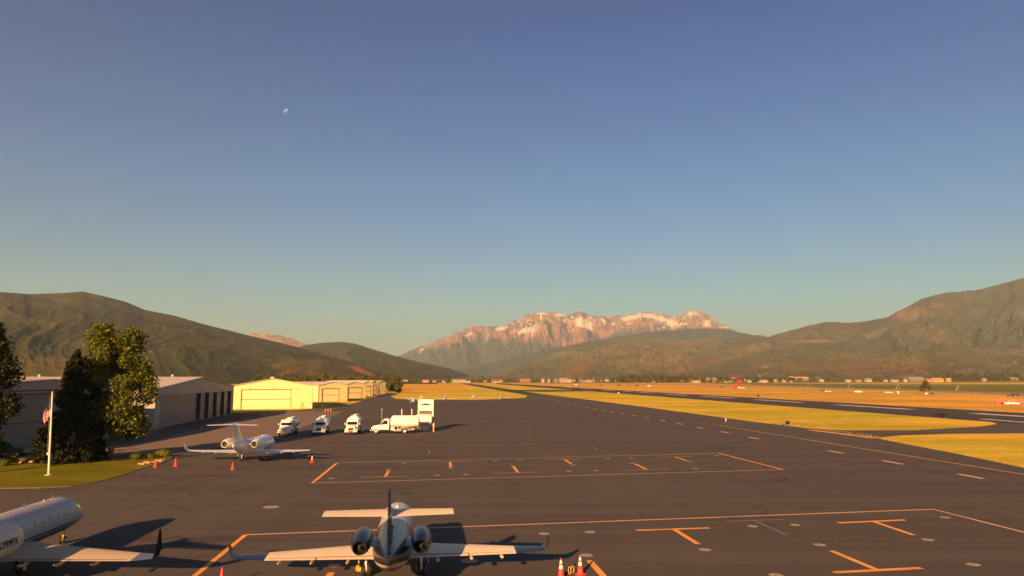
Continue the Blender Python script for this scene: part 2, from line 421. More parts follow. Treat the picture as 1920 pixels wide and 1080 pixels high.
L1, L2, L3, L4 = .004, .008, .012, .016
px = lambda *a: [P(*p) for p in a]
# fields
sheet('golden_field', px((1050, 717.6), (1300, 718.2), (1470, 723.5), (1920, 741), (2500, 765), (2500, 812), (1920, 774), (1480, 749), (1100, 727.5), (960, 720.2), (1000, 717.8)), L1, FIELD)
sheet('dry_field', px((735, 727), (760, 720), (862, 719), (905, 724.5), (870, 731), (820, 735), (770, 738), (748, 737)), L1, FIELD)
sheet('green_field', px((1180, 717.7), (1440, 717.7), (2500, 718.5), (2500, 760), (1920, 737.5), (1440, 724.5), (1240, 718.5)), L1 * .5, GREEN)
sheet('pale_field', px((1440, 719), (1620, 718.2), (2300, 719.6), (2300, 721.5), (1760, 720.8), (1600, 720.4)), L1, PALE)
# highway
sheet('road', px((1030, 719.2), (1300, 722), (1440, 725.5), (1700, 733), (1920, 742.5), (2500, 770), (2500, 762), (1920, 737.5), (1700, 730), (1440, 723.5), (1300, 720.6), (1030, 718.4)), L2, ROADM)
# apron and taxiways
right_edge = [(2500, 960), (2120, 915), (1920, 877), (1800, 852), (1700, 833), (1655, 824), (1640, 820), (1520, 804), (1400, 789), (1300, 775.5), (1200, 762), (1100, 749), (1035, 741), (1010, 738)]
apron = [Vector((-260, -60, 0)), Vector((160, -60, 0)), Vector((160, 10, 0))] + [P(*p) for p in right_edge] + \
        px((990, 741), (985, 746), (900, 749.5), (800, 749), (742, 748), (733, 743), (748, 739), (735, 736.5), (722, 738.5), (650, 760), (560, 768), (430, 775), (290, 805)) + [Vector((-76, 134, 0)), Vector((-73, 82, 0)), Vector((-260, 60, 0))]
sheet('apron', apron, L1, ASPH)
sheet('taxiway', px((862, 719), (990, 741.5), (1014, 738.2), (880, 719)), L2, ASPH_RWY)
sheet('connecting_taxiway', px((1515, 803.5), (1600, 807), (1720, 806.5), (1840, 799.5), (1870, 795), (1850, 788.5), (2100, 803), (2200, 812), (1920, 812.5), (1780, 813.5), (1690, 816.5), (1642, 821)), L2, ASPH)
def VPl(y1920, x): return 713.2 + (x - 840) * (y1920 - 713.2) / 1080.0
sheet('runway', px((930, VPl(774.5, 930)), (1920, 774.5), (2500, VPl(774.5, 2500)), (2500, VPl(796, 2500)), (1920, 796), (930, VPl(796, 930))), L3, ASPH_RWY)
sheet('crossing_taxiway', px((955, 731.3), (1100, 731.2), (1130, 733.5), (1020, 734.6), (975, 733.6)), L2, ASPH_RWY)
def cy(x): return 775 + (x - 1826) * .0629
def line(name, a, b, wd, z, mat):
    a, b = Vector((a[0], a[1], 0)), Vector((b[0], b[1], 0)); d = (b - a).normalized(); n = Vector((-d.y, d.x, 0)) * wd / 2
    return sheet(name, [a - n, b - n, b + n, a + n], z, mat)
for a, b in ((1060, 1072), (1090, 1108), (1130, 1150), (1170, 1185), (1195.2, 1227.3), (1247.9, 1289.2), (1317.8, 1375), (1417.5, 1502.9), (1570.5, 1709), (1826, 2030)):
    line('runway_stripe', P(a, cy(a)), P(b, cy(b)), 4.5, L4, WHITEP)
line('runway_edge_stripe', P(1840, 785.5), P(2100, 806), 2.2, L4, WHITEP)
line('hold_line', P(1520, 806), P(1640, 821.5), 1.6, L3, ORANGE)
line('taxi_line', P(1346, 797.5), P(1480, 819), .28, L2, PALEOR)
line('taxi_line', P(1480, 819), P(1920, 889.5), .28, L2, PALEOR)
line('taxi_line', P(1920, 889.5), P(2300, 955), .28, L2, PALEOR)
line('taxi_line', P(1200, 776), P(1346, 797.5), .2, L2, FADEP)
line('taxi_line', P(1400, 815), P(1530, 813), .2, L2, FADEP)
line('taxi_line', P(1640, 812), P(1860, 806), .25, L3, FADEP)
zc = [(28, 380), (75, 388), (127, 400), (180, 410), (240, 421), (310, 433), (385, 446), (470, 460), (562, 477), (672, 497), (797, 519), (938, 545), (1105, 577), (1303, 613), (1542, 660)]
dc = [(1020, 746), (1034, 749), (1048, 752)] + [(1060 + a / 4.364, 670 + b / 4.364) for a, b in zc] + [(1566, 847.5), (1674, 867), (1819.5, 893), (2010, 930)]
for i, (x, y) in enumerate(dc):
    p = P(x, y); q0 = P(*dc[max(0, i - 1)]); q1 = P(*dc[min(len(dc) - 1, i + 1)]); d = (q1 - q0).normalized()
    L = 1.9 if i < 20 else 1.75
    line('taxi_dash', p - d * L, p + d * L, .62, L2, PALEOR if i > 10 else WHITEP)
def poly_line(name, pts, wd, mat, z=L2):
    for a, b in zip(pts[:-1], pts[1:]): line(name, P(*a), P(*b), wd, z, mat)
# far tie-down box
poly_line('box_line', [(632, 868), (585, 906)], .32, ORANGE); poly_line('box_line', [(1348, 850), (1468, 880.5)], .32, ORANGE)
poly_line('box_line', [(632, 868), (1348, 850)], .2, PALEOR, L3); poly_line('box_line', [(585, 906), (1468, 880.5)], .2, PALEOR, L3)
for b0, b1, s0, s1 in (((677, 895), (766, 893), (722, 894), (729, 883)), ((807, 867), (880, 865.5), (844, 866), (845, 876)), ((928, 887.5), (1013, 885), (971, 886), (963, 875)),
                       ((1022, 862), (1095, 860.5), (1058, 861), (1071, 870)), ((1172, 882), (1254, 879.5), (1212, 880), (1191, 870)), ((1230, 857.5), (1300, 855.5), (1266, 857), (1288, 864))):
    line('tee_bar', P(*b0), P(*b1), .16, L2, PALEOR); line('tee_stem', P(*s0), P(*s1), .34, L3, ORANGE)
# near tie-down box
poly_line('box_line', [(460, 1003), (365, 1080), (250, 1175)], .3, ORANGE)
poly_line('box_line', [(460, 1003), (1750, 955)], .26, PALEOR, L3)
poly_line('box_line', [(1750, 955), (1920, 998), (2300, 1095)], .28, PALEOR)
for b0, b1, s0, s1 in (((1193, 994.5), (1330, 990), (1263, 992), (1309, 1020.5)), ((1571, 980.5), (1697, 975), (1638, 978), (1713, 1003.5)), ((1562, 1073.5), (1728, 1065), (1645, 1069), (1559, 1033))):
    line('tee_bar', P(*b0), P(*b1), .4, L2, ORANGE); line('tee_stem', P(*s0), P(*s1), .36, L3, ORANGE)
line('tee_stem', P(1105, 1051), P(1140, 1090), .36, L3, ORANGE)
line('tee_stem', P(621, 1074), P(608, 1095), .36, L3, ORANGE)
line('blue_line', P(1413, 976), P(1476, 1003.5), .1, L3, M('blue_paint', (.2, .28, .32), .8))
line('faded_tee_bar', P(1360, 977.5), P(1470, 974), .14, L2, FADEP)
line('faded_mark', P(803, 852), P(806, 844), .14, L2, FADEP)
line('faded_mark', P(1110, 838), P(1122, 845), .14, L2, FADEP)
def disc(p, r, core=True):
    m = MB(); n = 20
    for k, (rr, zz, mi) in enumerate(((r, L4, 0), (r * .3, L4 + .004, 1)) if core else ((r, L4, 0),)):
        m.mi = mi; m.add([(rr * math.cos(2 * math.pi * i / n), rr * math.sin(2 * math.pi * i / n), zz) for i in range(n)], [tuple(range(n))])
    o = m.build('tie_down_pad', [CONC, FADEP]); o.location = (p.x, p.y, 0); o['kind'] = 'structure'
for a, b in [(124, 137), (345, 104), (404, 79), (532, 125), (641, 122), (583, 97), (753, 70), (846, 68), (820, 90), (1036, 110), (1141, 107), (1052, 86), (1185, 60), (1275, 58), (1277, 79), (1520, 99), (1500, 74), (1601, 50)]:
    disc(P(560 + a / 2.043, 830 + b / 2.043), .34, False)
for a, b in [(1106, 998), (1100, 1041.5), (1411, 987), (1491, 984.5), (1322, 1031), (1537, 1022), (1740, 1012.5), (1772, 970.5), (1825, 1059), (1455, 1079), (1020, 1001), (627, 1061), (1300, 1120)]:
    disc(P(a, b), .36)
disc(P(508, 951), .62); disc(P(880, 1052), .5)
# older paving by the hangars with sunlight painted in, lawn, kerbs
sheet('old_lit_asphalt', px((508, 773), (645, 771.5), (590, 793), (520, 818), (420, 838), (330, 852), (245, 852), (60, 860), (-60, 872), (-60, 862), (60, 852), (140, 842), (250, 832), (330, 815), (430, 792)), L2, ASPH_OLD_LIT)
sheet('concrete_strip', px((508, 773), (645, 771.5), (500, 770.3)), L3, KERB)
lawn = px((-260, 925), (-100, 921), (0, 916), (80, 915), (130, 912), (165, 907), (200, 899.5), (235, 889), (268, 878), (300, 869), (318, 862), (322, 858), (300, 855.5), (240, 856), (150, 860), (60, 866), (0, 871), (-260, 892))
def curbed(name, pts, h, matTop):
    m = MB(); m.prism(pts, -.02, h); o = m.build(name, matTop); o['kind'] = 'structure'; return o
curbed('lawn', lawn, .06, LAWN)
n_ = len(lawn)
mk = MB()
for a, b in zip(lawn[:12], lawn[1:13]):
    d = (b - a).normalized(); n = Vector((d.y, -d.x, 0)) * .16
    mk.add([(a + n * s).to_tuple()[:2] + (z,) for z in (0, .066) for s in (0, 1)] + [(b + n * s).to_tuple()[:2] + (z,) for z in (0, .066) for s in (0, 1)],
           [(0, 1, 3, 2), (4, 6, 7, 5), (2, 3, 7, 6), (1, 5, 7, 3), (0, 2, 6, 4)])
kb = mk.build('kerb', KERB); kb['kind'] = 'structure'
for pts in (((622, 757.5), (660, 756), (640, 759), (615, 759.5)), ((655, 748), (700, 746.5), (690, 748.6), (652, 750))):
    o = curbed('grass_strip', px(*pts), .08, LAWN)

# ------------------------------------------------------------------ mountains and hills
masksA = {'gully': gully, 'scar': lambda PX, PYs, t, n1, n2, lx, ly: np.clip((.22 - t) * 6, 0, 1) * (PX < 240)}
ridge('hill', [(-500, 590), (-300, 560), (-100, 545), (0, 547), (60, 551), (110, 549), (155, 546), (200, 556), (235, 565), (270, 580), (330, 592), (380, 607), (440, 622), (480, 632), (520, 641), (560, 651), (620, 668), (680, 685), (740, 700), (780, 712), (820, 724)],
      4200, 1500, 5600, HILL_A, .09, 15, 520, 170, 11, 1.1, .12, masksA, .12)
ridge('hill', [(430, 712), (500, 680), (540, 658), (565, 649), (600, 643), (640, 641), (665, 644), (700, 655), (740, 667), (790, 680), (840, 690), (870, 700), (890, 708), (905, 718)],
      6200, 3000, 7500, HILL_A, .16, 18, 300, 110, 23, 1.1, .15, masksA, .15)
ridge('foothill', [(395, 722), (440, 697), (480, 688), (520, 680), (560, 673), (600, 673), (640, 680), (680, 689), (705, 700), (722, 712), (735, 724)],
      2500, 1650, 3100, HILL_C, .12, 14, 300, 80, 31, .9, .3, {'gully': gully, 'scar': lambda PX, PYs, t, n1, n2, lx, ly: blob(PX, PYs, 684, 697, 30, 5.5, .36) * 1.6})
ridge('mountain', [(430, 660), (465, 626), (490, 623), (515, 626), (545, 634), (570, 642), (600, 655), (640, 680)], 15500, 12500, 18000, TIMP, .3, 40, 160, 70, 41, 1.0, .8,
      {'gully': gully, 'wood': lambda PX, PYs, t, n1, n2, lx, ly: np.clip((PYs - 655) / 10, 0, 1), 'snow': lambda PX, PYs, t, n1, n2, lx, ly: np.clip(1 - (PYs - 625) / 22, 0, 1) * .5})
def snowT(PX, PYs, t, n1, n2, lx, ly):
    s = np.zeros_like(PX)
    for b in ((992, 618, 24, 5, -.3), (940, 616, 14, 4, -.2), (1090, 604, 17, 6, 0), (1100, 612, 16, 5, .3), (1050, 590, 12, 3, 0), (1015, 588, 12, 2.5, 0), (1180, 596, 24, 4, -.1), (1215, 592, 24, 4, .12), (1240, 598, 26, 4, .2), (1325, 606, 10, 7, 0), (1298, 587, 14, 3, 0), (790, 657, 5, 5, 0), (880, 627, 9, 3, -.3), (1262, 604, 14, 4, .3)):
        s = np.maximum(s, blob(PX, PYs, *b))
    alt = np.clip((668 - PYs) / 60, 0, 1)
    return np.maximum(s * 1.6, alt * .36 + .1 * (PYs < 668) * (PX > 860))
def woodT(PX, PYs, t, n1, n2, lx, ly):
    lim = np.interp(PX, [740, 800, 880, 930, 1050, 1090, 1180, 1300, 1380, 1450], [655, 650, 634, 630, 640, 640, 614, 611, 612, 625])
    return np.clip((PYs - lim + (n2 - .5) * 30) / 9, 0, 1)
ridge('mountain', [(690, 700), (745, 668), (770, 658), (790, 650), (830, 635), (865, 620), (882, 611), (897, 611), (920, 612), (950, 608), (972, 601), (985, 590), (1000, 586), (1040, 585), (1060, 590), (1090, 583), (1110, 589), (1155, 594), (1200, 587), (1240, 588), (1265, 595), (1300, 582), (1320, 586), (1350, 604), (1375, 618), (1400, 627), (1430, 630), (1470, 642), (1540, 660)],
      20500, 14500, 24500, TIMP, .55, 70, 1000, 240, 57, .95, 1.3, {'gully': gully, 'wood': woodT, 'snow': snowT}, .35)
ridge('forested_ridge', [(800, 700), (900, 684), (960, 672), (1020, 656), (1080, 644), (1150, 632), (1220, 622), (1290, 616), (1360, 617), (1402, 626), (1440, 632), (1500, 640), (1600, 655)],
      14500, 10500, 16500, FOREST, .22, 40, 400, 110, 63, 1.0, .5, {'gully': gully})
scarE = lambda PX, PYs, t, n1, n2, lx, ly: np.maximum(blob(PX, PYs, 1095, 690, 34, 10, -.35), blob(PX, PYs, 1330, 680, 200, 18) * .4)
ridge('foothill', [(840, 714), (900, 704), (930, 696), (960, 685), (1020, 667), (1076, 648), (1132, 638), (1170, 634), (1226, 636), (1264, 638), (1320, 634), (1432, 632), (1500, 640), (1620, 660), (1700, 690)],
      9500, 4400, 11500, HILL_E, .2, 34, 560, 170, 71, 1.1, .3, {'gully': gully, 'scar': scarE}, .2)
ridge('mountain', [(1330, 690), (1400, 650), (1430, 635), (1450, 628), (1480, 620), (1520, 609), (1550, 603), (1590, 605), (1620, 602), (1660, 595), (1690, 580), (1730, 560), (1780, 547), (1830, 543), (1870, 533), (1920, 519), (2000, 498), (2150, 480), (2400, 500)],
      9000, 5200, 11500, HILL_F, .2, 26, 600, 190, 83, 1.1, .35, warp=.25, masks= {'gully': gully, 'scar': lambda PX, PYs, t, n1, n2, lx, ly: np.maximum(blob(PX, PYs, 1700, 590, 35, 12, -.1), blob(PX, PYs, 1520, 640, 60, 4))})
ridge('foothill', [(1180, 716), (1300, 690), (1380, 672), (1440, 658), (1500, 652), (1600, 655), (1700, 657), (1800, 650), (1920, 655), (2100, 650), (2400, 660)],
      5600, 2900, 6800, HILL_E, .2, 24, 560, 150, 97, 1.25, .4, warp=.25, masks= {'gully': gully, 'scar': lambda PX, PYs, t, n1, n2, lx, ly: np.maximum(blob(PX, PYs, 1640, 690, 160, 12) * .5, blob(PX, PYs, 1250, 700, 60, 6) * .6)})

# ------------------------------------------------------------------ vegetation
def m_leaf(name, a, b, trans=.25):
    g = G(name); g.rough(.8); g.b.inputs['Specular IOR Level'].default_value = .2
    c = g.mix(g.noise(.9, 4, .6), a, b); g.col(c)
    tr = g.n('BsdfTranslucent'); g.l(c, tr.inputs[0]); ms = g.n('MixShader'); ms.inputs[0].default_value = trans
    g.l(g.b.outputs[0], ms.inputs[1]); g.l(tr.outputs[0], ms.inputs[2]); g.l(ms.outputs[0], g.out.inputs[0]); return g.m
LEAF = m_leaf('cottonwood_leaf', (.055, .085, .012), (.1, .12, .017))
LEAFY = m_leaf('young_leaf', (.12, .145, .017), (.19, .2, .024))
DARKLEAF = m_leaf('dark_leaf', (.02, .028, .01), (.045, .05, .014), .15)
NEEDLE = m_leaf('spruce_needle', (.013, .018, .01), (.024, .029, .015), .08)
FARLEAF = m_leaf('far_leaf', (.075, .09, .028), (.12, .125, .045))
BARK = M('bark', (.12, .085, .06), .95, scale=6)
def leaf_mesh(name, pts, sizes, mat, parent, seed=0, up=.3, mats2=None):
    rs = np.random.RandomState(seed); n = len(pts); pts = np.asarray(pts)
    nrm = rs.normal(size=(n, 3)); nrm[:, 2] += up; nrm /= np.linalg.norm(nrm, axis=1)[:, None]
    a = np.cross(nrm, rs.normal(size=(n, 3))); a /= np.linalg.norm(a, axis=1)[:, None]; b = np.cross(nrm, a)
    s = np.asarray(sizes)[:, None]
    q = np.stack([pts - a * s, pts - b * s * .6, pts + a * s, pts + b * s * .6], 1).reshape(-1, 3)
    me = bpy.data.meshes.new(name); me.from_pydata(q.tolist(), [], np.arange(4 * n).reshape(-1, 4).tolist()); me.materials.append(mat)
    if mats2: 
        me.materials.append(mats2); me.polygons.foreach_set('material_index', (rs.rand(n) < .4).astype(int))
    o = bpy.data.objects.new(name, me); col.objects.link(o); o.parent = parent; return o
def broadleaf(label, loc, h, wdt, nclump, nleaf, leaf, seed, base=.16, mat=LEAF, mat2=None, name='cottonwood_tree', group=None, lean=0, asp=1.0, cr=.115, vase=False):
    rs = np.random.RandomState(seed); t = thing(name, label, 'tree', loc, 0, group)
    tr = MB(); zb = h * base; top = Vector((lean, 0, h * .62))
    tr.tube([(0, 0, -.1), (0, 0, .3), (lean * .2, 0, zb), (lean * .5, .1, h * .4), top], [h * .034, h * .022, h * .018, h * .012, h * .005], 10)
    cl = []
    for k in range(nclump):
        f = rs.rand() ** .8; z = zb + (h * .97 - zb) * f
        prof = min(1, .35 + f * 4) * (1 - .62 * max(0, (f - .55) / .45) ** 2) if vase else math.sin(math.pi * min(1, (.12 + .88 * f)) ** .72) ** .7
        rad = wdt / 2 * prof * math.sqrt(rs.rand() * .85 + .12); an = rs.rand() * 6.283
        c = np.array([rad * math.cos(an) + lean * f, rad * math.sin(an) * asp, z]); r = h * cr * (.55 + rs.rand() * .75)
        if vase and .12 < f < .42 and rs.rand() < .18: continue
        if vase: c[0] += 2.1 * (1 - f) ** 1.3 - .3; c[0] += (1 if c[0] > 0 else -1) * .9 * max(0, f - .8) * 5; c[2] -= r * .8 * max(0, f - .7)
        cl.append((c, r))
        if k < 26:
            s0 = Vector((lean * f * .4, 0, max(zb * .8, z * .55))); tr.tube([s0, (s0 + Vector(c)) / 2 + Vector((0, 0, -.2)), Vector(c)], [h * .008, h * .005, h * .0015], 6)
    per = np.array([r ** 2 for c, r in cl]); per = per / per.sum() * nleaf
    P_, S_ = [], []
    for (c, r), n in zip(cl, per):
        n = int(n) + 1; d = rs.normal(size=(n, 3)); d /= np.linalg.norm(d, axis=1)[:, None]; rr = (rs.rand(n) ** .4)[:, None] * r
        d[:, 2] *= 1.15; P_.append(c + d * rr * (1 + .3 * rs.normal(size=(n, 1)) * .5)); S_.append(leaf * (.6 + rs.rand(n) * .8))
    leaf_mesh('crown', np.concatenate(P_), np.concatenate(S_), mat, t, seed, .3, mat2)
    tr.build('trunk', BARK, t, True); return t
def spruce(label, loc, h, wdt, n, leaf, seed, group=None, base=.06, mat=NEEDLE, name='spruce_tree'):
    rs = np.random.RandomState(seed); t = thing(name, label, 'tree', loc, 0, group)
    tr = MB(); tr.tube([(0, 0, -.1), (0, 0, h * .5), (0, 0, h * .97)], [h * .02, h * .012, h * .002], 8)
    P_, S_ = [], []
    nb = max(30, int(n / 130))
    for k in range(nb):
        f = (k + rs.rand()) / nb; f = f ** 1.15; z = h * (base + (1 - base) * f); L = wdt / 2 * (1 - f) ** .62 * (.7 + rs.rand() * .45) + .1 * h * .1
        an = rs.rand() * 6.283; dr = -.28 + rs.normal() * .08 + f * .5
        if nb < 400 and k % 2 == 0: tr.tube([(0, 0, z), (L * .9 * math.cos(an), L * .9 * math.sin(an), z + dr * L * .9)], [h * .004, h * .001], 5)
        m = int(n / nb * (.3 + 1.6 * (1 - f)))
        u = rs.rand(m) ** .7; wv = rs.normal(size=m) * .16 * L * (1.2 - u * .8)
        x = u * L; P_.append(np.stack([x * math.cos(an) - wv * math.sin(an), x * math.sin(an) + wv * math.cos(an), z + dr * x + rs.normal(size=m) * .025 * h * .5 - .1 * u * L], 1)); S_.append(leaf * (.6 + rs.rand(m) * .8))
    leaf_mesh('crown', np.concatenate(P_), np.concatenate(S_), mat, t, seed, .1)
    tr.build('trunk', BARK, t, True); return t

broadleaf('tall leafy cottonwood tree beside the lawn, sunlit yellow green at its top', P(207, 861), 16.7, 7.8, 100, 25000, .18, 3, .17, LEAF, LEAFY, lean=.2, cr=.07, vase=True)
spruce('broad dark spruce tree standing between the flagpole and the cottonwood', P(132, 866), 13.2, 7.4, 24000, .17, 7, base=.07)
spruce('slender dark spruce tree close against the left side of the cottonwood trunk', P(163, 862), 11.0, 4.2, 9000, .17, 8, base=.1)
spruce('low dark young spruce tree just left of the flagpole', P(86, 868), 6.4, 5.0, 6500, .17, 9, base=.04)
broadleaf('dark green tree whose crown is cut by the left edge of the picture', P(-58, 893), 16.2, 6.6, 54, 14000, .19, 12, .34, DARKLEAF, None, name='broad_tree', cr=.07)
spruce('small dark spruce at the left edge in front of the grey hangar', P(-22, 872), 6.6, 4.0, 6000, .15, 14, base=.05)
# low shrubs and boulders along the lawn
def shrub(label, loc, h, wdt, n, seed, mat=LEAF, group=None):
    rs = np.random.RandomState(seed); d = rs.normal(size=(n, 3)); d /= np.linalg.norm(d, axis=1)[:, None]; r = rs.rand(n, 1) ** .4
    p = d * r * np.array([wdt / 2, wdt / 2.4, h / 2]) + np.array([0, 0, h * .45]); p[:, 2] = np.abs(p[:, 2]); p += rs.normal(size=(n, 3)) * .05
    t = thing('shrub', label, 'shrub', loc, 0, group); leaf_mesh('foliage', p, .07 + rs.rand(n) * .07, mat, t, seed)
    st = MB()
    for k in range(7): a = k * .9; st.tube([(0, 0, -.05), (math.cos(a) * wdt * .25, math.sin(a) * wdt * .2, h * .6)], [.03, .01], 5)
    st.build('stem', BARK, t); return t
for i, (x, y, h, wd, lb) in enumerate(((20, 868, .9, 1.6, 'green shrub at the left edge of the lawn border'), (8, 874, .8, 1.4, 'small green shrub lowest at the left edge of the picture'), (306, 857, 1.0, 2.2, 'leafy green shrub among the boulders at the lawn tip'), (255, 862, .8, 1.6, 'small green shrub left of the boulders at the lawn tip'), (283, 860, .6, 1.2, 'low green shrub behind the orange boulders at the lawn tip'))):
    q = P(x, y); shrub(lb, (q.x, q.y, .06), h, wd, 900, 60 + i, LEAFY if i in (0, 2) else LEAF, 'low shrubs along the lawn border')
ORD = ['first', 'second', 'third', 'fourth', 'fifth', 'sixth', 'seventh', 'eighth', 'ninth']
ROCK = M('boulder_stone', (.42, .27, .17), .9, scale=1.5, var=.3)
def boulder(label, p, r, seed, grp):
    import bmesh
    rs = random.Random(seed); b = bmesh.new(); bmesh.ops.create_icosphere(b, subdivisions=2, radius=r)
    for v in b.verts:
        n = vnoise(np.array([v.co.x / r * 1.3 + seed]), np.array([v.co.y / r * 1.3 + v.co.z / r]), 5)[0]
        v.co *= .72 + .5 * n; v.co.z *= .62
    me = bpy.data.meshes.new('boulder'); b.to_mesh(me); b.free(); me.materials.append(ROCK)
    o = bpy.data.objects.new('boulder', me); col.objects.link(o); o.location = (p.x, p.y, .06 + r * .25); o.rotation_euler = (0, 0, rs.random() * 6); return tag(o, label, 'boulder', grp)
for k in range(9): boulder('tan boulder, %s from the left in the row left of the flagpole' % ORD[k], P(30 + k * 6.3, 866 + (k % 3) * 1.5 - .2), .3 + .12 * (k * 7 % 3) / 2, k + 1, 'boulders left of the flagpole')
for k in range(9): boulder('orange tan boulder, %s from the left in the cluster at the lawn tip' % ORD[k], P(262 + k * 5.6, 871.5 - k * .9 + (k % 2) * 1.6), .22 + .14 * (k * 5 % 4) / 3, k + 31, 'boulders at the lawn tip')

# ------------------------------------------------------------------ hangars
def hangar(label, A, B, depth, eave, peak, wallm, roofm, doorm, door=(.06, .62, .78), side='gable', trim=None, small=None, name='hangar', posts=None, fascia=None, splits=1, fold=True):
    """front wall A to B (left to right seen from outside), body behind it; the gable is the front wall"""
    A, B = Vector((A[0], A[1], 0)), Vector((B[0], B[1], 0)); d = (B - A); W = d.length; rz = math.atan2(d.y, d.x)
    t = thing(name, label, 'hangar', A, rz)      # local x along front, y backwards
    m = MB()
    x0, x1, zt = W * door[0], W * door[1], eave * door[2]
    # front wall ring with a door hole
    fv = [(0, 0, 0), (0, 0, eave), (W / 2, 0, peak), (W, 0, eave), (W, 0, 0), (x1, 0, 0), (x1, 0, zt), (x0, 0, zt), (x0, 0, 0)]
    m.add(fv, [(0, 8, 7, 1), (1, 7, 2), (7, 6, 2), (6, 3, 2), (6, 5, 4, 3)])
    m.add([(0, 0, 0), (0, 0, eave), (0, depth, eave), (0, depth, 0)], [(0, 1, 2, 3)])
    m.add([(W, 0, 0), (W, 0, eave), (W, depth, eave), (W, depth, 0)], [(0, 3, 2, 1)])
    m.add([(0, depth, 0), (0, depth, eave), (W / 2, depth, peak), (W, depth, eave), (W, depth, 0)], [(0, 1, 2, 3, 4)])
    m.build('wall', wallm, t)
    r = MB(); o = .35; sl = (peak - eave) / (W / 2)
    for s in (-1, 1):
        xe = -o if s < 0 else W + o; ze = eave - sl * o
        a = [(W / 2, -o, peak + .03), (xe, -o, ze + .03), (xe, depth + o, ze + .03), (W / 2, depth + o, peak + .03)]
        r.add([(p[0], p[1], p[2] + k) for k in (0, .16) for p in a], [(0, 1, 2, 3), (7, 6, 5, 4), (0, 4, 5, 1), (1, 5, 6, 2), (2, 6, 7, 3)])
    r.build('roof', roofm, t)
    dr = MB()
    yd = .25
    for k in range(splits):
        xa, xb = x0 + (x1 - x0) * k / splits, x0 + (x1 - x0) * (k + 1) / splits
        if posts: 
            yo = yd + .45 * (k % 2); dr.box(xa + .02, xb - .02, yo, yo + .08, .02, zt - .02)
        else: dr.box(xa, xb, yd, yd + .1, .02, zt)
    dr.build('door', doorm, t)
    fr = MB(); fw = .14
    fr.box(x0 - fw, x0, -.06, .3, 0, zt + fw); fr.box(x1, x1 + fw, -.06, .3, 0, zt + fw); fr.box(x0, x1, -.06, .3, zt, zt + fw)
    if fold: fr.box(x0, x1, yd - .05, yd - .003, zt * .5 - .09, zt * .5 + .09)
    fr.build('door_frame', trim or BRTRIM, t)
    for xa, xb in ((-.12, .003), (W - .003, W + .12)):
        tm = MB(); tm.box(xa, xb, -.12, .12, 0, eave - .15); tm.build('corner_trim', trim or BRTRIM, t)
    if fascia: tm = MB(); tm.box(.12, W - .12, -.1, -.003, fascia - .12, fascia + .12); tm.build('fascia', trim or BRTRIM, t)
    if W > 20:
        for k in range(3):
            lp = MB(); xx = W * (.2 + .3 * k); lp.box(xx - .2, xx + .2, -.35, -.004, zt + .35, zt + .55); lp.build('wall_lamp', GREY, t)
        for k in range(4): rv = MB(); yy = depth * (.15 + .22 * k); rv.cyl((W / 2, yy, peak), (W / 2, yy, peak + .75), .32, .36, 12); rv.build('roof_vent', STEEL, t, True, 40)
    if small:
        for sx in small:
            e = MB(); e.box(sx, sx + 1.0, -.06, -.004, .05, 2.15); e.build('entry_door', BRASS, t)
            h = MB(); h.box(sx + .82, sx + .9, -.12, -.062, 1.0, 1.1); h.build('handle', STEEL, kids(t)[-1])
    ft = MB(); ft.box(-.2, W + .2, -.22, depth + .2, -.1, .06); ft.build('footing', CONC, t)
    return t
# two grey hangars on the left, gables facing the apron (to the right): in local terms front runs away from the camera
def hang_r(label, near, far, depth, *a, **k): return hangar(label, near, far, depth, *a, **k)
hang_r('large grey hangar in shade behind the spruces at the left edge, brown roof trim', (-66.0, 82.0), (-70.2, 133.0), 42, 8.7, 9.75, CORR_G, ROOFM, CORR_GD, door=(.12, .88, .9), trim=BRTRIM, fascia=8.3)
H2a, H2b = P(287, 804), P(435, 775.3)
hang_r('grey hangar right of the cottonwood with tall recessed bays in its shaded front', (H2a.x, H2a.y), (H2b.x, H2b.y), 46, 7.9, 10.3, CORR_G, ROOFW, CORR_GD, door=(.06, .97, .83), trim=GREY, splits=4, fold=False, fascia=7.2)
# dark bays in front hangar: black boxes stand in for shaded recesses
hq = col.objects[-1]
for o in list(col.objects):
    if o.type == 'EMPTY' and o.get('label', '').startswith('grey hangar right'):
        W = (H2b - H2a).length
        for k in range(5):
            b = MB(); x = W * (.467, .58, .70, .82, .93)[k]; b.box(x, x + W * .03, -.05, .2, .02, 6.5); b.build('bay_shade', DARK, o)
A3, B3 = P(436, 767.8), P(585, 765.8)
hangar('bright yellow sunlit hangar with a wide bifold door in its gable', (A3.x, A3.y), (B3.x, B3.y), 44, 7.7, 10.0, CORR_Y, ROOFM, CORR_D, door=(.1, .72, .83), small=[21.5])
for lb, a, b, dp, ev, pk, dr in (('second sunlit hangar from the wide yellow one, half in its shadow', (597, 753.8), (651, 752.4), 36, 7.2, 8.6, (.12, .7, .8)),
                             ('third sunlit hangar of the row, behind the kerbed grass strip', (646, 747.4), (686, 746.3), 36, 7.0, 8.4, (.15, .8, .8)),
                             ('narrow fourth hangar of the sunlit row', (680, 744.0), (698.5, 743.5), 34, 7.4, 8.8, (.15, .8, .8)),
                             ('narrow fifth hangar of the sunlit row with a shaded gap beside it', (695, 741.6), (708, 741.2), 34, 7.8, 9.0, (.15, .8, .8)),
                             ('farthest tan hangar ending the sunlit row', (709, 738.6), (723, 738.2), 34, 7.8, 8.8, (.1, .2, .4))):
    A_, B_ = P(*a), P(*b)
    hangar(lb, (A_.x, A_.y), (B_.x, B_.y), dp, ev, pk, CORR_Y, ROOFW, CORR_D, door=dr)
for i, x in enumerate((445, 460)):
    pass

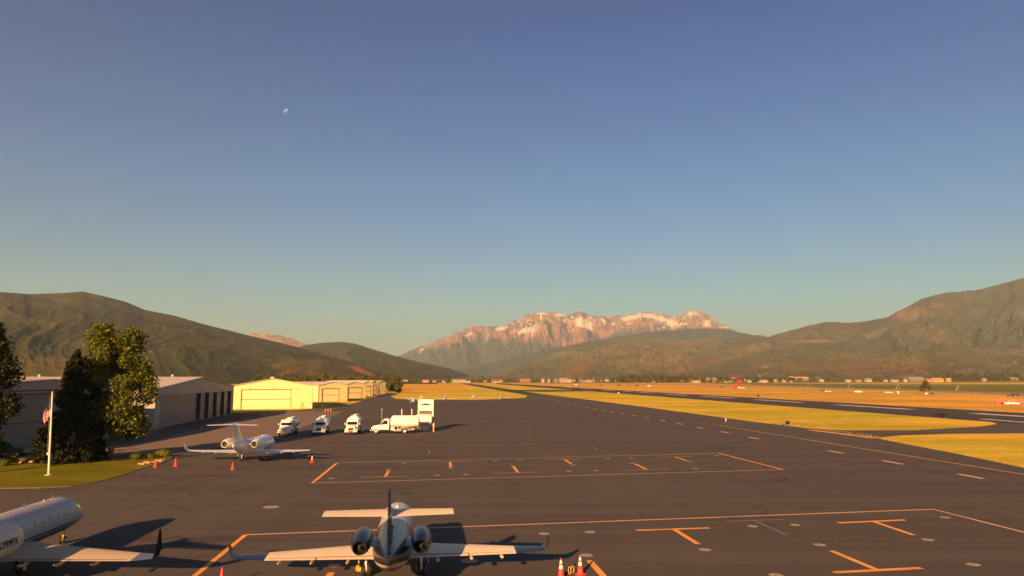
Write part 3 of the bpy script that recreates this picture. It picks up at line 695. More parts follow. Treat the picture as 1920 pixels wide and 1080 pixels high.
# ------------------------------------------------------------------ aircraft
def catmull(st, n=6):
    out = []
    for i in range(len(st) - 1):
        p0, p1, p2, p3 = st[max(i - 1, 0)], st[i], st[i + 1], st[min(i + 2, len(st) - 1)]
        for k in range(n):
            t = k / n; q = []
            for a, b, c, d in zip(p0, p1, p2, p3):
                q.append(.5 * ((2 * b) + (-a + c) * t + (2 * a - 5 * b + 4 * c - d) * t * t + (-a + 3 * b - 3 * c + d) * t ** 3))
            out.append(q)
    out.append(list(st[-1])); return out
def fus_rings(st, n=28):
    rr = []
    for x, zc_, ry, rt, rb in catmull(st):
        ry, rt, rb = max(ry, .015), max(rt, .015), max(rb, .015)
        rr.append([Vector((x, ry * math.cos(a), zc_ + (rt if math.sin(a) > 0 else rb) * math.sin(a))) for a in [2 * math.pi * k / n for k in range(n)]])
    return rr
def wheel(parent, x, y, r=.3, wd=.2, name='wheel', rimm=WHITE):
    m = MB(); m.rings([[Vector((x + rr * math.cos(a), yy, r + rr * math.sin(a))) for a in [2 * math.pi * k / 18 for k in range(18)]] for yy, rr in ((y - wd / 2, r * .8), (y - wd * .35, r), (y + wd * .35, r), (y + wd / 2, r * .8))])
    o = m.build(name, BLACKR, parent, True)
    c = MB(); c.cyl((x, y - wd / 2 - .012, r), (x, y + wd / 2 + .012, r), r * .5, n=14); c.build('rim', rimm, o, True); return o
def bizjet(name, label, loc, hd, p):
    """twin rear-engine business jet; local x towards the nose, origin on the ground under the main wheels"""
    t = thing(name, label, 'business jet', loc, hd)
    fm, wm, tipm, nm, tm = p['fus_mat'], p['wing_mat'], p['tip_mat'], p['nac_mat'], p['tail_mat']
    m = MB(); m.rings(fus_rings(p['fus'])); m.build('fuselage', fm, t, True, 60)
    zc_, R0 = p['zc'], p['R']
    for s in (-1, 1):
        # wing
        m = MB(); sw = p['wing']
        m.surf([((x, s * y, z), c, th, (0, 0, 1)) for x, y, z, c, th in sw]); wg = m.build('wing', wm, t, True, 30)
        x, y, z, c, th = sw[-1]; xo, yo, zo, co_ = p['outer']
        m = MB(); m.surf([((x, s * y, z), c, th, (0, 0, 1)), ((xo, s * yo, zo), co_, .1, (0, -s * .35, 1)), ]); m.build('wing_tip', tipm, t, True, 30)
        wx, wy, wz, wc = p['winglet']
        m = MB(); m.surf([((xo, s * yo, zo), co_, .09, (0, -s * .5, .9)), ((xo - .28 * (wz - zo), s * (yo + (wy - yo) * .6), zo + (wz - zo) * .3), co_ * .85, .07, (0, -s, .3)), ((wx, s * wy, wz), wc, .07, (0, -s, .15))]); m.build('winglet', p.get('winglet_mat', tipm), t, True, 30)
        # flap line and fairings
        fp = p['fair']
        for fy in fp['y']:
            k = (fy - sw[0][1]) / (sw[-1][1] - sw[0][1]); xt = (sw[0][0] - sw[0][3]) * (1 - k) + (sw[-1][0] - sw[-1][3]) * k; zz = sw[0][2] * (1 - k) + sw[-1][2] * k
            m = MB(); m.tube([(xt + .9, s * fy, zz - .1), (xt + .3, s * fy, zz - .16), (xt - .1, s * fy, zz - .13), (xt - .42, s * fy, zz - .04)], [.03, .09, .08, .02], 8); m.build('flap_fairing', wm, wg, True)
        k0, k1 = .16, .62
        def te(k, back, dz): 
            xt = (sw[0][0] - sw[0][3]) * (1 - k) + (sw[-1][0] - sw[-1][3]) * k; return (xt + back, s * (sw[0][1] * (1 - k) + sw[-1][1] * k), sw[0][2] * (1 - k) + sw[-1][2] * k + dz)
        m = MB(); m.tube([te(.05, .55, .055), te(.6, .42, .04)], [.012, .012], 5); m.tube([te(.6, .42, .04), te(.6, -.02, .012)], [.012, .012], 5); m.tube([te(.6, .36, .035), te(.97, .25, .03)], [.01, .01], 5); m.build('flap_line', DARK, wg)
        # stabiliser
        m = MB(); m.surf([((a, s * b, c_), d, .09, (0, 0, 1)) for a, b, c_, d in p['stab']]); m.build('stabilizer', p['stab_mat'], t, True, 30)
        # nacelle
        nx0, nx1, ny, nz, nr = p['nac']
        prof = [(nx1 + .02, .74), (nx1, .8), (nx1 - .1, .92), (nx1 - .45, 1.03), ((nx0 + nx1) / 2, 1.05), (nx0 + .6, .93), (nx0 + .12, .72), (nx0, .66)]
        m = MB(); m.rings([[Vector((x_, s * ny + nr * q * math.cos(a), nz + nr * q * 1.02 * math.sin(a))) for a in [2 * math.pi * k / 24 for k in range(24)]] for x_, q in prof], caps=False)
        m.rings([[Vector((x_, s * ny + nr * q * math.cos(a), nz + nr * q * math.sin(a))) for a in [2 * math.pi * k / 24 for k in range(24)]] for x_, q in ((nx1 + .02, .74), (nx1 - .5, .66), (nx1 - .55, .02))], caps=False)
        m.rings([[Vector((x_, s * ny + nr * q * math.cos(a), nz + nr * q * math.sin(a))) for a in [2 * math.pi * k / 24 for k in range(24)]] for x_, q in ((nx0, .66), (nx0 + .02, .6), (nx0 + .8, .55), (nx0 + .82, .02))], caps=False)
        nac = m.build('engine_nacelle', nm, t, True, 50)
        e = MB(); e.rings([[Vector((x_, s * ny + nr * q * math.cos(a), nz + nr * q * math.sin(a))) for a in [2 * math.pi * k / 20 for k in range(20)]] for x_, q in ((nx0 + .45, .53), (nx0 + .4, .53), (nx0 + .38, .02))]); e.build('exhaust', DARK, nac, True)
        e = MB(); e.tube([(nx0 + .4, s * ny, nz), (nx0 + .1, s * ny, nz), (nx0 - .08, s * ny, nz)], [nr * .2, nr * .13, nr * .02], 12); e.build('exhaust_cone', STEEL, nac, True)
        e = MB(); e.rings([[Vector((x_, s * ny + nr * q * math.cos(a), nz + nr * q * 1.0 * math.sin(a))) for a in [2 * math.pi * k / 24 for k in range(24)]] for x_, q in ((nx1 - .08, .925), (nx1 + .01, .82), (nx1 + .035, .77), (nx1 + .01, .72))], caps=False); e.build('inlet_lip', STEEL, nac, True)
        m = MB(); m.surf([((nx1 - .5, s * (p['pyl']), nz - .05), (nx1 - nx0) * .72, .1, (0, 0, 1)), ((nx1 - .6, s * (ny - nr * .8), nz), (nx1 - nx0) * .68, .1, (0, 0, 1))]); m.build('engine_pylon', nm, t, True, 30)
        # gear
        gy = p['track']
        g = MB(); g.tube([(0.05, s * gy, zc_ - R0 * .6), (0, s * gy, .3)], [.07, .055], 8); g.tube([(.25, s * gy * .9, zc_ - R0 * .6), (0, s * gy, .5)], [.03, .03], 6); g.cyl((0, s * (gy - .24), .31), (0, s * (gy + .24), .31), .05, n=8)
        gg = g.build('main_gear', WHITE, t, True)
        for q in (-.15, .15): wheel(gg, 0, s * gy + q, p.get('wr', .3), .17)
        d = MB(); d.box(-.32, .32, -.014, .014, 0, .62, at=(.0, s * (gy + .34), .62)); d.build('gear_door', wm, gg)
    # fin
    m = MB(); m.surf([((a, 0, b), c, th, (0, 1, 0)) for a, b, c, th in p['fin']]); fn = m.build('fin', tm, t, True, 30)
    if p.get('dorsal'):
        m = MB(); m.surf([((a, 0, b), c, th, (0, 1, 0)) for a, b, c, th in p['dorsal']]); m.build('dorsal_fin', tm, t, True, 30)
    if p.get('bullet'):
        a, b, r_ = p['bullet']; m = MB(); m.tube([(a + 1.0, 0, b), (a + .6, 0, b), (a - .4, 0, b), (a - 1.1, 0, b), (a - 1.6, 0, b)], [.02, r_, r_ * 1.1, r_ * .7, .02], 12); m.build('tail_bullet', p['stab_mat'], t, True)
    # rudder seam, antennae
    top = lambda x: p['zc'] + p['R']
    for ax in p['ant']:
        ant = MB(); ant.surf([((ax + .1, 0, top(ax) - .03), .3, .1, (0, 1, 0)), ((ax - .05, 0, top(ax) + .26), .15, .1, (0, 1, 0))]); ant.build('antenna', WHITE, t)
    bc = MB(); bc.tube([(p['ant'][0] - 1.1, 0, top(0) - .04), (p['ant'][0] - 1.1, 0, top(0) + .09)], [.08, .05], 10); bc.build('beacon', p.get('beacon_mat', RED), t, True)
    # nose gear
    nx = p['nose_gear']; g = MB(); g.tube([(nx + .12, 0, zc_ - R0 * .55), (nx, 0, .24)], [.06, .045], 8); g.cyl((nx, -.16, .24), (nx, .16, .24), .04, n=8); g.tube([(nx + .55, 0, zc_ - R0 * .7), (nx, 0, .6)], [.025, .025], 6)
    gg = g.build('nose_gear', p.get('gear_mat', WHITE), t, True)
    for q in (-.12, .12): wheel(gg, nx, q, .22, .12)
    # windows: discs following the side of the fuselage
    for s in (-1, 1):
        for wxp in p['win']:
            m = MB(); n = 14; hz, hx, zz = .19, .14, zc_ + p['winz']
            for base in (1,):
                vs = []
                for rr_, off in ((1.0, .006), (.0, .012)):
                    for k in range(n if rr_ else 1):
                        a = 2 * math.pi * k / n; z = zz + rr_ * hz * math.sin(a); y_ = math.sqrt(max(0, 1 - ((z - zc_) / (R0 + .0)) ** 2)) * p['Ry'] + off
                        vs.append((wxp + rr_ * hx * math.cos(a), s * y_, z))
                m.add(vs, [(k, (k + 1) % n, n) for k in range(n)])
            m.build('cabin_window', GLASS, t, True)
    # cockpit glazing: panels cut from the fuselage surface itself, set 8 mm proud
    rr = fus_rings(p['fus'], 56); 
    def onsurf(x, a):
        st = catmull(p['fus']); 
        for q0, q1 in zip(st[:-1], st[1:]):
            if min(q0[0], q1[0]) <= x <= max(q0[0], q1[0]):
                k = (x - q0[0]) / (q1[0] - q0[0] + 1e-9); q = [u * (1 - k) + v_ * k for u, v_ in zip(q0, q1)]; break
        else: q = st[-1]
        return Vector((x, (q[2] + .01) * math.cos(a), q[1] + ((q[3] if math.sin(a) > 0 else q[4]) + .01) * math.sin(a)))
    ws = p['cockpit']
    for s in (-1, 1):
        for xa, xb, a0, a1, sk in ws:
            m = MB(); N = 6; vs = []
            for i in range(N + 1):
                for j in range(N + 1):
                    a = R(a0 + (a1 - a0) * j / N); x = xa + (xb - xa) * i / N - sk * j / N
                    a = a if s > 0 else math.pi - a; vs.append(onsurf(x, a))
            m.add(vs, [(i * (N + 1) + j, (i + 1) * (N + 1) + j, (i + 1) * (N + 1) + j + 1, i * (N + 1) + j + 1) for i in range(N) for j in range(N)])
            m.build('cockpit_window', GLASS, t, True)
    return t

def m_paint(name, f):
    g = G(name); g.rough(.3, 0, .6); g.col(f(g)); return g.m
def hawker_fus(g):
    x, y, z = g.xyz()[:3]
    dark = g.math('LESS_THAN', x, .3)
    line1 = g.math('ADD', g.math('MULTIPLY', x, -.16), .93)                     # stripe height rises towards the tail
    above = g.math('GREATER_THAN', z, line1); stripe = g.math('LESS_THAN', g.math('ABSOLUTE', g.math('SUBTRACT', z, line1)), .085)
    c = g.mix(g.math('MULTIPLY', dark, above), (.5, .52, .56), (.012, .018, .035))
    c = g.mix(g.math('SUBTRACT', 1, above), c, (.05, .055, .07))
    return g.mix(stripe, c, (.7, .55, .36))
HFUS = m_paint('navy_white_fuselage_paint', hawker_fus)
for m_ in (HFUS, bpy.data.materials.get('navy_nacelle_paint')):
    if m_: m_.node_tree.nodes['Principled BSDF'].inputs['Coat Weight'].default_value = .15
HTAIL = M('navy_shade_fin_paint', (.014, .018, .03), .4, var=.05)  # navy livery, the dark tone also paints in the fin's shaded side
WINGM = M('satin_wing_paint', (.8, .7, .52), .5, coat=0, var=.05, scale=1.0)
SILV = M('polished_alloy', (.35, .36, .38), .28, metal=.8)
NAVY = M('navy_nacelle_paint', (.013, .018, .034), .3, coat=.15)
NAVY.node_tree.nodes['Principled BSDF'].inputs['Specular IOR Level'].default_value = .35
hawker = dict(fus_mat=HFUS, wing_mat=WINGM, tip_mat=NAVY, nac_mat=NAVY, tail_mat=HTAIL, stab_mat=WINGM, winglet_mat=NAVY,
    zc=1.78, R=.97, Ry=.96,
    fus=[(8.7, 1.42, .02, .02, .02), (8.35, 1.45, .24, .2, .24), (7.3, 1.52, .52, .42, .48), (6.5, 1.62, .76, .66, .66), (5.8, 1.72, .88, .9, .82), (5.0, 1.78, .95, .97, .92), (3, 1.78, .96, .97, .96), (0, 1.78, .96, .97, 1.0), (-2, 1.8, .95, .95, .95), (-3.6, 1.9, .82, .84, .82), (-5.0, 2.08, .58, .64, .62), (-6.2, 2.26, .3, .38, .36), (-7.0, 2.36, .07, .1, .1)],
    wing=[(2.7, .2, .98, 3.6, .13), (2.15, 1.4, 1.02, 3.0, .12), (-.05, 6.1, 1.26, 1.55, .11)], outer=(-.62, 7.55, 1.36, .95), winglet=(-1.2, 7.8, 2.0, .3),
    stab=[(-5.0, .05, 4.1, 1.7), (-5.7, 2.75, 4.2, 1.25)], nac=(-4.5, -1.75, 1.38, 2.35, .47), pyl=.55, track=1.4,
    fair=dict(y=(2.2, 3.9, 5.4)), fin=[(-3.6, 2.5, 3.1, .1), (-5.3, 4.0, 2.0, .1), (-6.2, 5.25, 1.1, .09)], dorsal=[(-.9, 2.66, 3.2, .04), (-3.5, 3.15, 1.6, .05)], bullet=(-5.6, 4.1, .13),
    beacon_mat=WHITE, ant=(4.6, 2.2), nose_gear=6.2, win=(4.2, 3.3, 2.4, 1.5, .6, -.3), winz=.32,
    cockpit=[(6.6, 6.05, 52, 86, .18), (6.35, 5.8, 28, 50, -.1)])
HD = R(90 + 6.8)
gp = PY(738, 38.2); 
bizjet('business_jet', 'navy and cream twin jet parked nearest in front, tail towards the viewer', (gp.x, gp.y, .012), HD, hawker)

def fx_fus(g):
    x, y, z = g.xyz()[:3]
    s1 = g.math('LESS_THAN', g.math('ABSOLUTE', g.math('SUBTRACT', z, 1.5)), .05); s2 = g.math('LESS_THAN', g.math('ABSOLUTE', g.math('SUBTRACT', z, 1.22)), .12)
    inr = g.math('LESS_THAN', x, 7.6)
    c = g.mix(g.math('MULTIPLY', g.math('MAXIMUM', s1, s2), inr), (.42, .43, .44), (.02, .02, .026))
    return c
FXF = m_paint('pale_grey_striped_paint', fx_fus); FXF.node_tree.nodes['Principled BSDF'].inputs['Coat Weight'].default_value = .15; FXF.node_tree.nodes['Principled BSDF'].inputs['Roughness'].default_value = .42; FXW = M('pale_grey_wing', (.5, .42, .31), .65, var=.05, scale=1)
FXW.node_tree.nodes['Principled BSDF'].inputs['Specular IOR Level'].default_value = .2
FXN = M('pale_nacelle_paint', (.56, .52, .44), .42, coat=.1, var=.03)
fx = dict(fus_mat=FXF, wing_mat=FXW, tip_mat=SILV, nac_mat=FXN, tail_mat=WHITE, stab_mat=WHITE, winglet_mat=DARK, beacon_mat=GREY,
    zc=1.95, R=1.15, Ry=1.12,
    fus=[(10.0, 1.55, .02, .02, .02), (9.7, 1.57, .3, .24, .26), (9.0, 1.66, .62, .52, .52), (8.1, 1.78, .9, .84, .76), (7.3, 1.9, 1.05, 1.08, .95), (6.4, 1.95, 1.12, 1.15, 1.08), (3, 1.95, 1.12, 1.15, 1.15), (-2, 1.95, 1.12, 1.15, 1.15), (-5, 2.1, 1.02, 1.05, .98), (-7.5, 2.4, .72, .8, .72), (-9.6, 2.72, .36, .45, .4), (-10.8, 2.9, .08, .12, .12)],
    wing=[(3.4, .2, 1.02, 5.2, .12), (2.0, 2.2, 1.08, 3.6, .12), (-2.0, 8.9, 1.42, 1.65, .1)], outer=(-2.75, 10.0, 1.52, .95), winglet=(-3.9, 10.45, 3.05, .28),
    stab=[(-9.3, .05, 5.85, 2.0), (-10.7, 3.6, 5.75, 1.1)], nac=(-6.9, -2.6, 2.45, 2.5, .8), pyl=.9, track=1.65,
    fair=dict(y=(3.0, 5.0, 7.0)), fin=[(-5.6, 2.9, 4.2, .1), (-8.2, 5.8, 2.6, .1)], bullet=(-9.6, 5.86, .2), dorsal=None,
    ant=(6.2, 3.0), nose_gear=7.7, win=(5.6, 4.75, 3.9, 3.05, 2.2, .9, .05, -.8), winz=.34, wr=.36, gear_mat=YEL,
    cockpit=[(8.45, 7.75, 50, 86, .25), (8.2, 7.3, 26, 48, -.1)])
FXHD = R(90 + 5.0)
hdv = Vector((math.cos(FXHD), math.sin(FXHD), 0)); ng = P(117, 1019)
SC = .93; o0 = ng - hdv * 7.7 * SC
fxo = bizjet('business_jet', 'large pale grey jet cut by the left edge, windows along its side', (o0.x, o0.y, .012), FXHD, fx); fxo.scale = (SC,) * 3
# registration on its right nacelle
def text_mesh(s, size, mat, fn, name, parent):
    cu = bpy.data.curves.new('t', 'FONT'); cu.body = s; cu.size = size; cu.align_x = 'CENTER'; cu.align_y = 'CENTER'; cu.resolution_u = 3; cu.offset = size * .012
    to = bpy.data.objects.new('t', cu); col.objects.link(to); dg = bpy.context.evaluated_depsgraph_get(); dg.update()
    me = bpy.data.meshes.new_from_object(to.evaluated_get(dg)); bpy.data.objects.remove(to)
    for v in me.vertices: v.co = fn(v.co)
    me.name = name; me.materials.clear(); me.materials.append(mat); o = bpy.data.objects.new(name, me); col.objects.link(o); o.parent = parent; return o
nacR = [o for o in kids(fxo) if o.name.startswith('engine_nacelle') and min(v.co.y for v in o.data.vertices) < -1.5][0]
def onnac(c):
    a = c.y / .86; return Vector((-4.3 + c.x, -2.45 - (.85 * math.cos(a)), 2.5 + .87 * math.sin(a)))
text_mesh('N399FX', .5, DARK, onnac, 'registration', nacR)

third = dict(hawker); third.update(fus_mat=WHITE, wing_mat=WHITE, tip_mat=WHITE, nac_mat=WHITE, tail_mat=WHITE, stab_mat=WHITE, winglet_mat=WHITE,
    stab=[(-5.9, .05, 4.75, 1.5), (-6.7, 2.85, 4.7, .95)], fin=[(-3.4, 2.4, 3.4, .1), (-5.5, 4.7, 2.0, .1)], bullet=(-6.2, 4.78, .16), dorsal=[(-.9, 2.62, 3.2, .04), (-3.5, 3.05, 1.6, .05)], track=1.3,
    outer=(-.62, 7.3, 1.36, .95), winglet=(-1.3, 7.75, 2.25, .35), nac=(-5.0, -2.4, 1.7, 2.4, .56))
tp = P(473, 864)
bizjet('business_jet', 'white T tail jet with upturned wing tips parked ahead of the cones', (tp.x, tp.y, .012), R(90 + 1.6), third)

# small propeller planes on the far ramp edge
def prop_plane(label, loc, hd, low=False, group='light planes on the far ramp'):
    t = thing('light_plane', label, 'light plane', loc, hd, group)
    m = MB(); m.rings(fus_rings([(3.2, 1.3, .1, .1, .1), (2.9, 1.3, .4, .35, .4), (1.8, 1.4, .55, .5, .5), (.8, 1.5, .58, .75, .55), (-.5, 1.5, .52, .7, .5), (-2.2, 1.5, .3, .35, .3), (-4.8, 1.6, .08, .12, .1)], 14)); m.build('fuselage', WHITE, t, True)
    z = 1.05 if low else 2.2
    for s in (-1, 1):
        m = MB(); m.surf([((1.3, s * .1, z), 1.6, .14, (0, 0, 1)), ((1.1, s * 5.4, z + (.45 if low else .12)), 1.2, .12, (0, 0, 1))]); m.build('wing', WHITE, t, True, 30)
        m = MB(); m.surf([((-3.9, s * .05, 1.6), .95, .1, (0, 0, 1)), ((-4.1, s * 1.7, 1.6), .7, .1, (0, 0, 1))]); m.build('stabilizer', WHITE, t, True, 30)
        if not low: m = MB(); m.tube([(.4, s * .5, 1.1), (.6, s * 2.6, 2.1)], [.04, .04], 5); m.build('wing_strut', WHITE, t)
        m = MB(); m.tube([(.0, s * .4, 1.0), (-.1, s * 1.15, .25)], [.05, .04], 5); gg = m.build('main_gear', WHITE, t); wheel(gg, -.1, s * 1.2, .24, .14)
        m = MB(); m.box(-.1, 1.1, s * .575 - .01, s * .575 + .01, 1.6, 1.95); m.build('cabin_window', GLASS, t)
    m = MB(); m.surf([((-3.5, 0, 1.6), 1.3, .1, (0, 1, 0)), ((-4.3, 0, 2.9), .7, .1, (0, 1, 0))]); m.build('fin', WHITE, t, True, 30)
    m = MB(); m.tube([(2.2, 0, 1.0), (2.25, 0, .25)], [.04, .04], 5); gg = m.build('nose_gear', WHITE, t); wheel(gg, 2.25, 0, .2, .12)
    m = MB(); m.box(3.2, 3.25, -.08, .08, .4, 2.2); m.build('propeller', DARK, t)
    m = MB(); m.box(1.15, 1.5, -.45, .45, 1.75, 2.0); m.build('windscreen', GLASS, t)
    return t
for lb, x, y, a, lw in (('white high wing plane on the far ramp, just left of the fuel sign', 774, 757, -75, False), ('low wing plane with a dark nose on the far ramp, right of the fuel sign', 835, 752.5, -95, True), ('white plane seen end on with its upright fin showing, far ramp', 888, 750.5, 178, True), ('rightmost plane on the far ramp, wings tilting up', 940, 750.5, 90, True)):
    q = P(x, y); prop_plane(lb, (q.x, q.y, .01), R(a if x != 888 else 97), lw or x == 888)

# ------------------------------------------------------------------ fuel trucks
def fuel_truck(label, loc, rz, tankL=4.6, tankR=.95, cabh=2.35, plate=None, tall=0.0, oval=True):
    """local x forwards"""
    t = thing('fuel_truck', label, 'fuel truck', loc, rz, 'fuel trucks on the apron')
    c = MB(); c.box(-5.2, 2.6, -.42, -.28, .62, .86); c.box(-5.2, 2.6, .28, .42, .62, .86)
    for x in (-5, -3, -1, 1): c.box(x - .06, x + .06, -.279, .279, .64, .84)
    c.box(-2.8, -1.4, -1.05, -.5, .45, .9); c.box(-2.8, -1.4, .5, 1.05, .45, .9); c.build('chassis', GREY, t)
    cb = MB()    # cab: side profile extruded with rounded shoulders
    prof = [(-.6, .75), (-.6, cabh - .1), (-.45, cabh), (.35, cabh), (.95, 1.62), (.95, .75)]
    for y0, y1, sc in ((-1.0, 1.0, 1),): 
        rr = []
        for y, k in ((-1.02, .0), (-.92, .07), (.92, .07), (1.02, .0)):
            rr.append([Vector((x, y, z + (k if z > 2 else 0))) for x, z in prof])
        cb.rings(rr)
    cab = cb.build('cab', WHITE, t, True, 35)
    hd = MB(); hp = [(.94, .8), (.94, 1.6), (1.6, 1.52), (2.35, 1.38), (2.55, 1.2), (2.55, .8)]
    hd.rings([[Vector((x, y * (1 if x < 1.6 else .92), z - (0.12 if abs(y) > .7 and z > 1 else 0))) for x, z in hp] for y in (-.8, -.6, .6, .8)]); hood = hd.build('hood', WHITE, t, True, 35)
    g = MB(); g.box(2.551, 2.6, -.45, .45, .85, 1.2); 
    for k in range(5): g.box(2.6, 2.62, -.43, .43, .88 + k * .065, .905 + k * .065)
    g.build('grille', BRASS if plate == 'amber' else DARK, t)
    w_ = MB(); w_.add([(.37, -.9, cabh - .06), (.37, .9, cabh - .06), (.94, .9, 1.66), (.94, -.9, 1.66)], [(0, 1, 2, 3)])
    for v in range(len(w_.v)): w_.v[v] = (w_.v[v][0] + .02, w_.v[v][1], w_.v[v][2] + .015)
    w_.build('windshield', GLASS, cab)
    for s in (-1, 1):
        q = MB(); q.add([(-.35, s * 1.028, cabh - .2), (.35, s * 1.028, cabh - .2), (.8, s * 1.028, 1.68), (-.35, s * 1.028, 1.68)], [(0, 1, 2, 3)]); q.build('side_window', GLASS, cab)
        q = MB(); q.box(-.45, .78, s * 1.024 - .006, s * 1.024 + .006, .85, 1.62); q.build('door', WHITE, cab)
        f = MB(); f.rings([[Vector((1.75 + rr_ * math.cos(a), y, .5 + rr_ * math.sin(a))) for a in [math.pi * k / 10 for k in range(11)]] + [Vector((1.75 - .5 * 1, y, .5)), Vector((1.75, y, .5 + .48)), Vector((1.75 + .5, y, .5))][::1] for y, rr_ in ((s * .76, .62), (s * 1.1, .6))]); f.build('fender', WHITE, t, True, 40)
        h = MB(); h.tube([(2.5, s * .66, 1.0), (2.6, s * .66, 1.0)], [.13, .12], 12); h.build('headlight', CONEB, t, True)
        mr = MB(); mr.box(.75, .85, s * 1.3 - .12, s * 1.3 + .12, 1.65, 2.1); mr.box(.78, .82, min(s * 1.02, s * 1.2), max(s * 1.02, s * 1.2), 1.8, 1.84); mr.build('mirror', GREY, t)
        for x, yy in ((1.75, .93), (-3.5, .98), (-3.5, .64)):
            wheel(t, x, s * yy, .47, .28)
    bp = MB(); bp.box(2.62, 2.8, -1.05, 1.05, .5, .78); bp.build('bumper', STEEL if not plate else WHITE, t)
    if plate: pl = MB(); pl.box(2.81, 2.83, -.4, .4, .5, .76); pl.build('placard', RED if plate == 'red' else CONEB, t)
    # tank: oval barrel with domed ends
    n = 24; zc_ = 1.05 + tankR + .05; x1 = -.85; x0 = x1 - tankL
    ys = 1.22 if oval else tankR
    tk = MB(); st = [(x1, .75), (x1 - .02, .85), (x1 - .1, .97), (x1 - .22, 1), (x0 + .22, 1), (x0 + .1, .97), (x0 + .02, .85), (x0, .75)]
    tk.rings([[Vector((x, ys * q * math.cos(a), zc_ + tankR * q * math.sin(a))) for a in [2 * math.pi * k / n for k in range(n)]] for x, q in st]); tank = tk.build('tank', WHITE, t, True, 50)
    tp_ = MB()
    for k in range(3): xx = x1 - tankL * (.2 + .3 * k); tp_.cyl((xx, 0, zc_ + tankR - .03), (xx, 0, zc_ + tankR + .14), .24, n=14)
    tp_.box(x0 + .3, x1 - .3, -.45, -.4, zc_ + tankR - .06, zc_ + tankR + .12); tp_.box(x0 + .3, x1 - .3, .4, .45, zc_ + tankR - .06, zc_ + tankR + .12); tp_.build('hatch', WHITE, tank, True, 40)
    rb = MB()
    for k in range(4):
        xx = x1 - tankL * (.12 + .25 * k); rb.rings([[Vector((xx + o_, (ys + e) * math.cos(a), zc_ + (tankR + e) * math.sin(a))) for a in [2 * math.pi * j / n for j in range(n)]] for o_, e in ((0, .004), (0, .02), (.06, .02), (.06, .004))], caps=False)
    rb.build('band', GREY, tank)
    ld = MB()
    for yy in (-.22, .22): ld.tube([(x0 - .12, yy, .7), (x0 - .12, yy, zc_ + tankR + .1), (x0 + .4, yy, zc_ + tankR + .25)], [.025] * 3, 6)
    for k in range(7): ld.tube([(x0 - .12, -.22, .85 + k * .3), (x0 - .12, .22, .85 + k * .3)], [.018] * 2, 5)
    ld.build('ladder', STEEL, t)
    pp = MB(); pp.tube([(-1.0, -1.05, .62), (-4.6, -1.05, .62)], [.06, .06], 8); pp.tube([(-2.6, -1.15, .5), (-2.6, -1.15, 1.2)], [.05, .05], 6); pp.tube([(-4.6, 1.05, .62), (-1.0, 1.05, .62)], [.06, .06], 8); pp.box(-4.9, -4.4, -1.1, -.6, .45, .95); pp.build('pipework', GREY, t)
    pc = MB(); pc.box(-2.3, -.95, -1.2, -.95, .6, 1.25); pc.box(-2.3, -.95, .95, 1.2, .6, 1.25); pc.build('pump_cabinet', STEEL, t)
    hr = MB(); hr.cyl((-1.1, -1.24, 1.0), (-1.1, -.95, 1.0), .28, n=14); hr.cyl((-1.9, .95, 1.0), (-1.9, 1.26, 1.0), .28, n=14); hr.build('hose_reel', RED if plate == 'amber' else DARK, t, True, 40)
    fl = MB(); fl.box(-4.3, -2.7, -1.28, -.55, 1.02, 1.06); fl.box(-4.3, -2.7, .55, 1.28, 1.02, 1.06); fl.build('mudguard', WHITE, t)
    bk = MB(); bk.tube([(-.2, 0, cabh + .02), (-.2, 0, cabh + .2)], [.1, .07], 8); bk.build('beacon', YEL, cab, True)
    return t
q = P(538, 815); fuel_truck('cream fuel truck with a square boxy tank, leftmost of the three facing trucks', (q.x, q.y, .01), R(-86), 4.4, .85, 2.55, 'amber')
q = P(601, 814); fuel_truck('grey hooded fuel truck, middle of the three facing trucks', (q.x, q.y, .01), R(-83), 4.6, .95, 2.5, 'pale')
q = P(661, 813.5); fuel_truck('white fuel truck with a red placard on its bumper, rightmost of the three facing trucks', (q.x, q.y, .01), R(-85), 5.0, 1.05, 2.6, 'red')
q = P(724, 812.5); fuel_truck('white fuel truck seen side on, parked beside the fuel sign', (q.x, q.y, .01), R(180 + 3), 5.2, .98, 2.6)

# storage tank behind the side-on truck
q = P(797, 809); t = thing('fuel_storage_tank', 'white horizontal fuel storage tank behind the side on truck, under the sign', 'storage tank', (q.x, q.y + 1.2, .01), R(3))
n = 24; m = MB(); m.rings([[Vector((x, 1.1 * k * math.cos(a), 2.15 + 1.05 * k * math.sin(a))) for a in [2 * math.pi * j / n for j in range(n)]] for x, k in ((-1.9, .7), (-1.85, .9), (-1.7, 1), (1.0, 1), (1.15, .9), (1.2, .7))]); tk = m.build('tank', WHITE, t, True, 50)
m = MB(); m.box(-1.6, 1.0, -.9, .9, 0.0, .25); 
for x in (-1.3, .7): m.box(x - .12, x + .12, -.85, .85, .25, 1.25)
m.build('cradle', GREY, t)
m = MB(); m.box(-1.2, -.55, -1.25, -.8, .25, 1.0); m.build('pump_cabinet', BRASS, t)
m = MB(); m.tube([(1.0, -.3, 2.9), (1.35, -.3, 2.6), (1.4, -.3, 1.6), (1.0, -.3, .6)], [.09, .1, .1, .09], 8); m.build('pipe', DARK, t, True)
m = MB(); m.cyl((.55, -1.2, 1.45), (.55, -.9, 1.45), .42, n=18); m.cyl((1.3, -.6, .1), (1.3, -.6, 1.3), .18, n=12); m.build('hose_reel', GREY, t, True, 40)
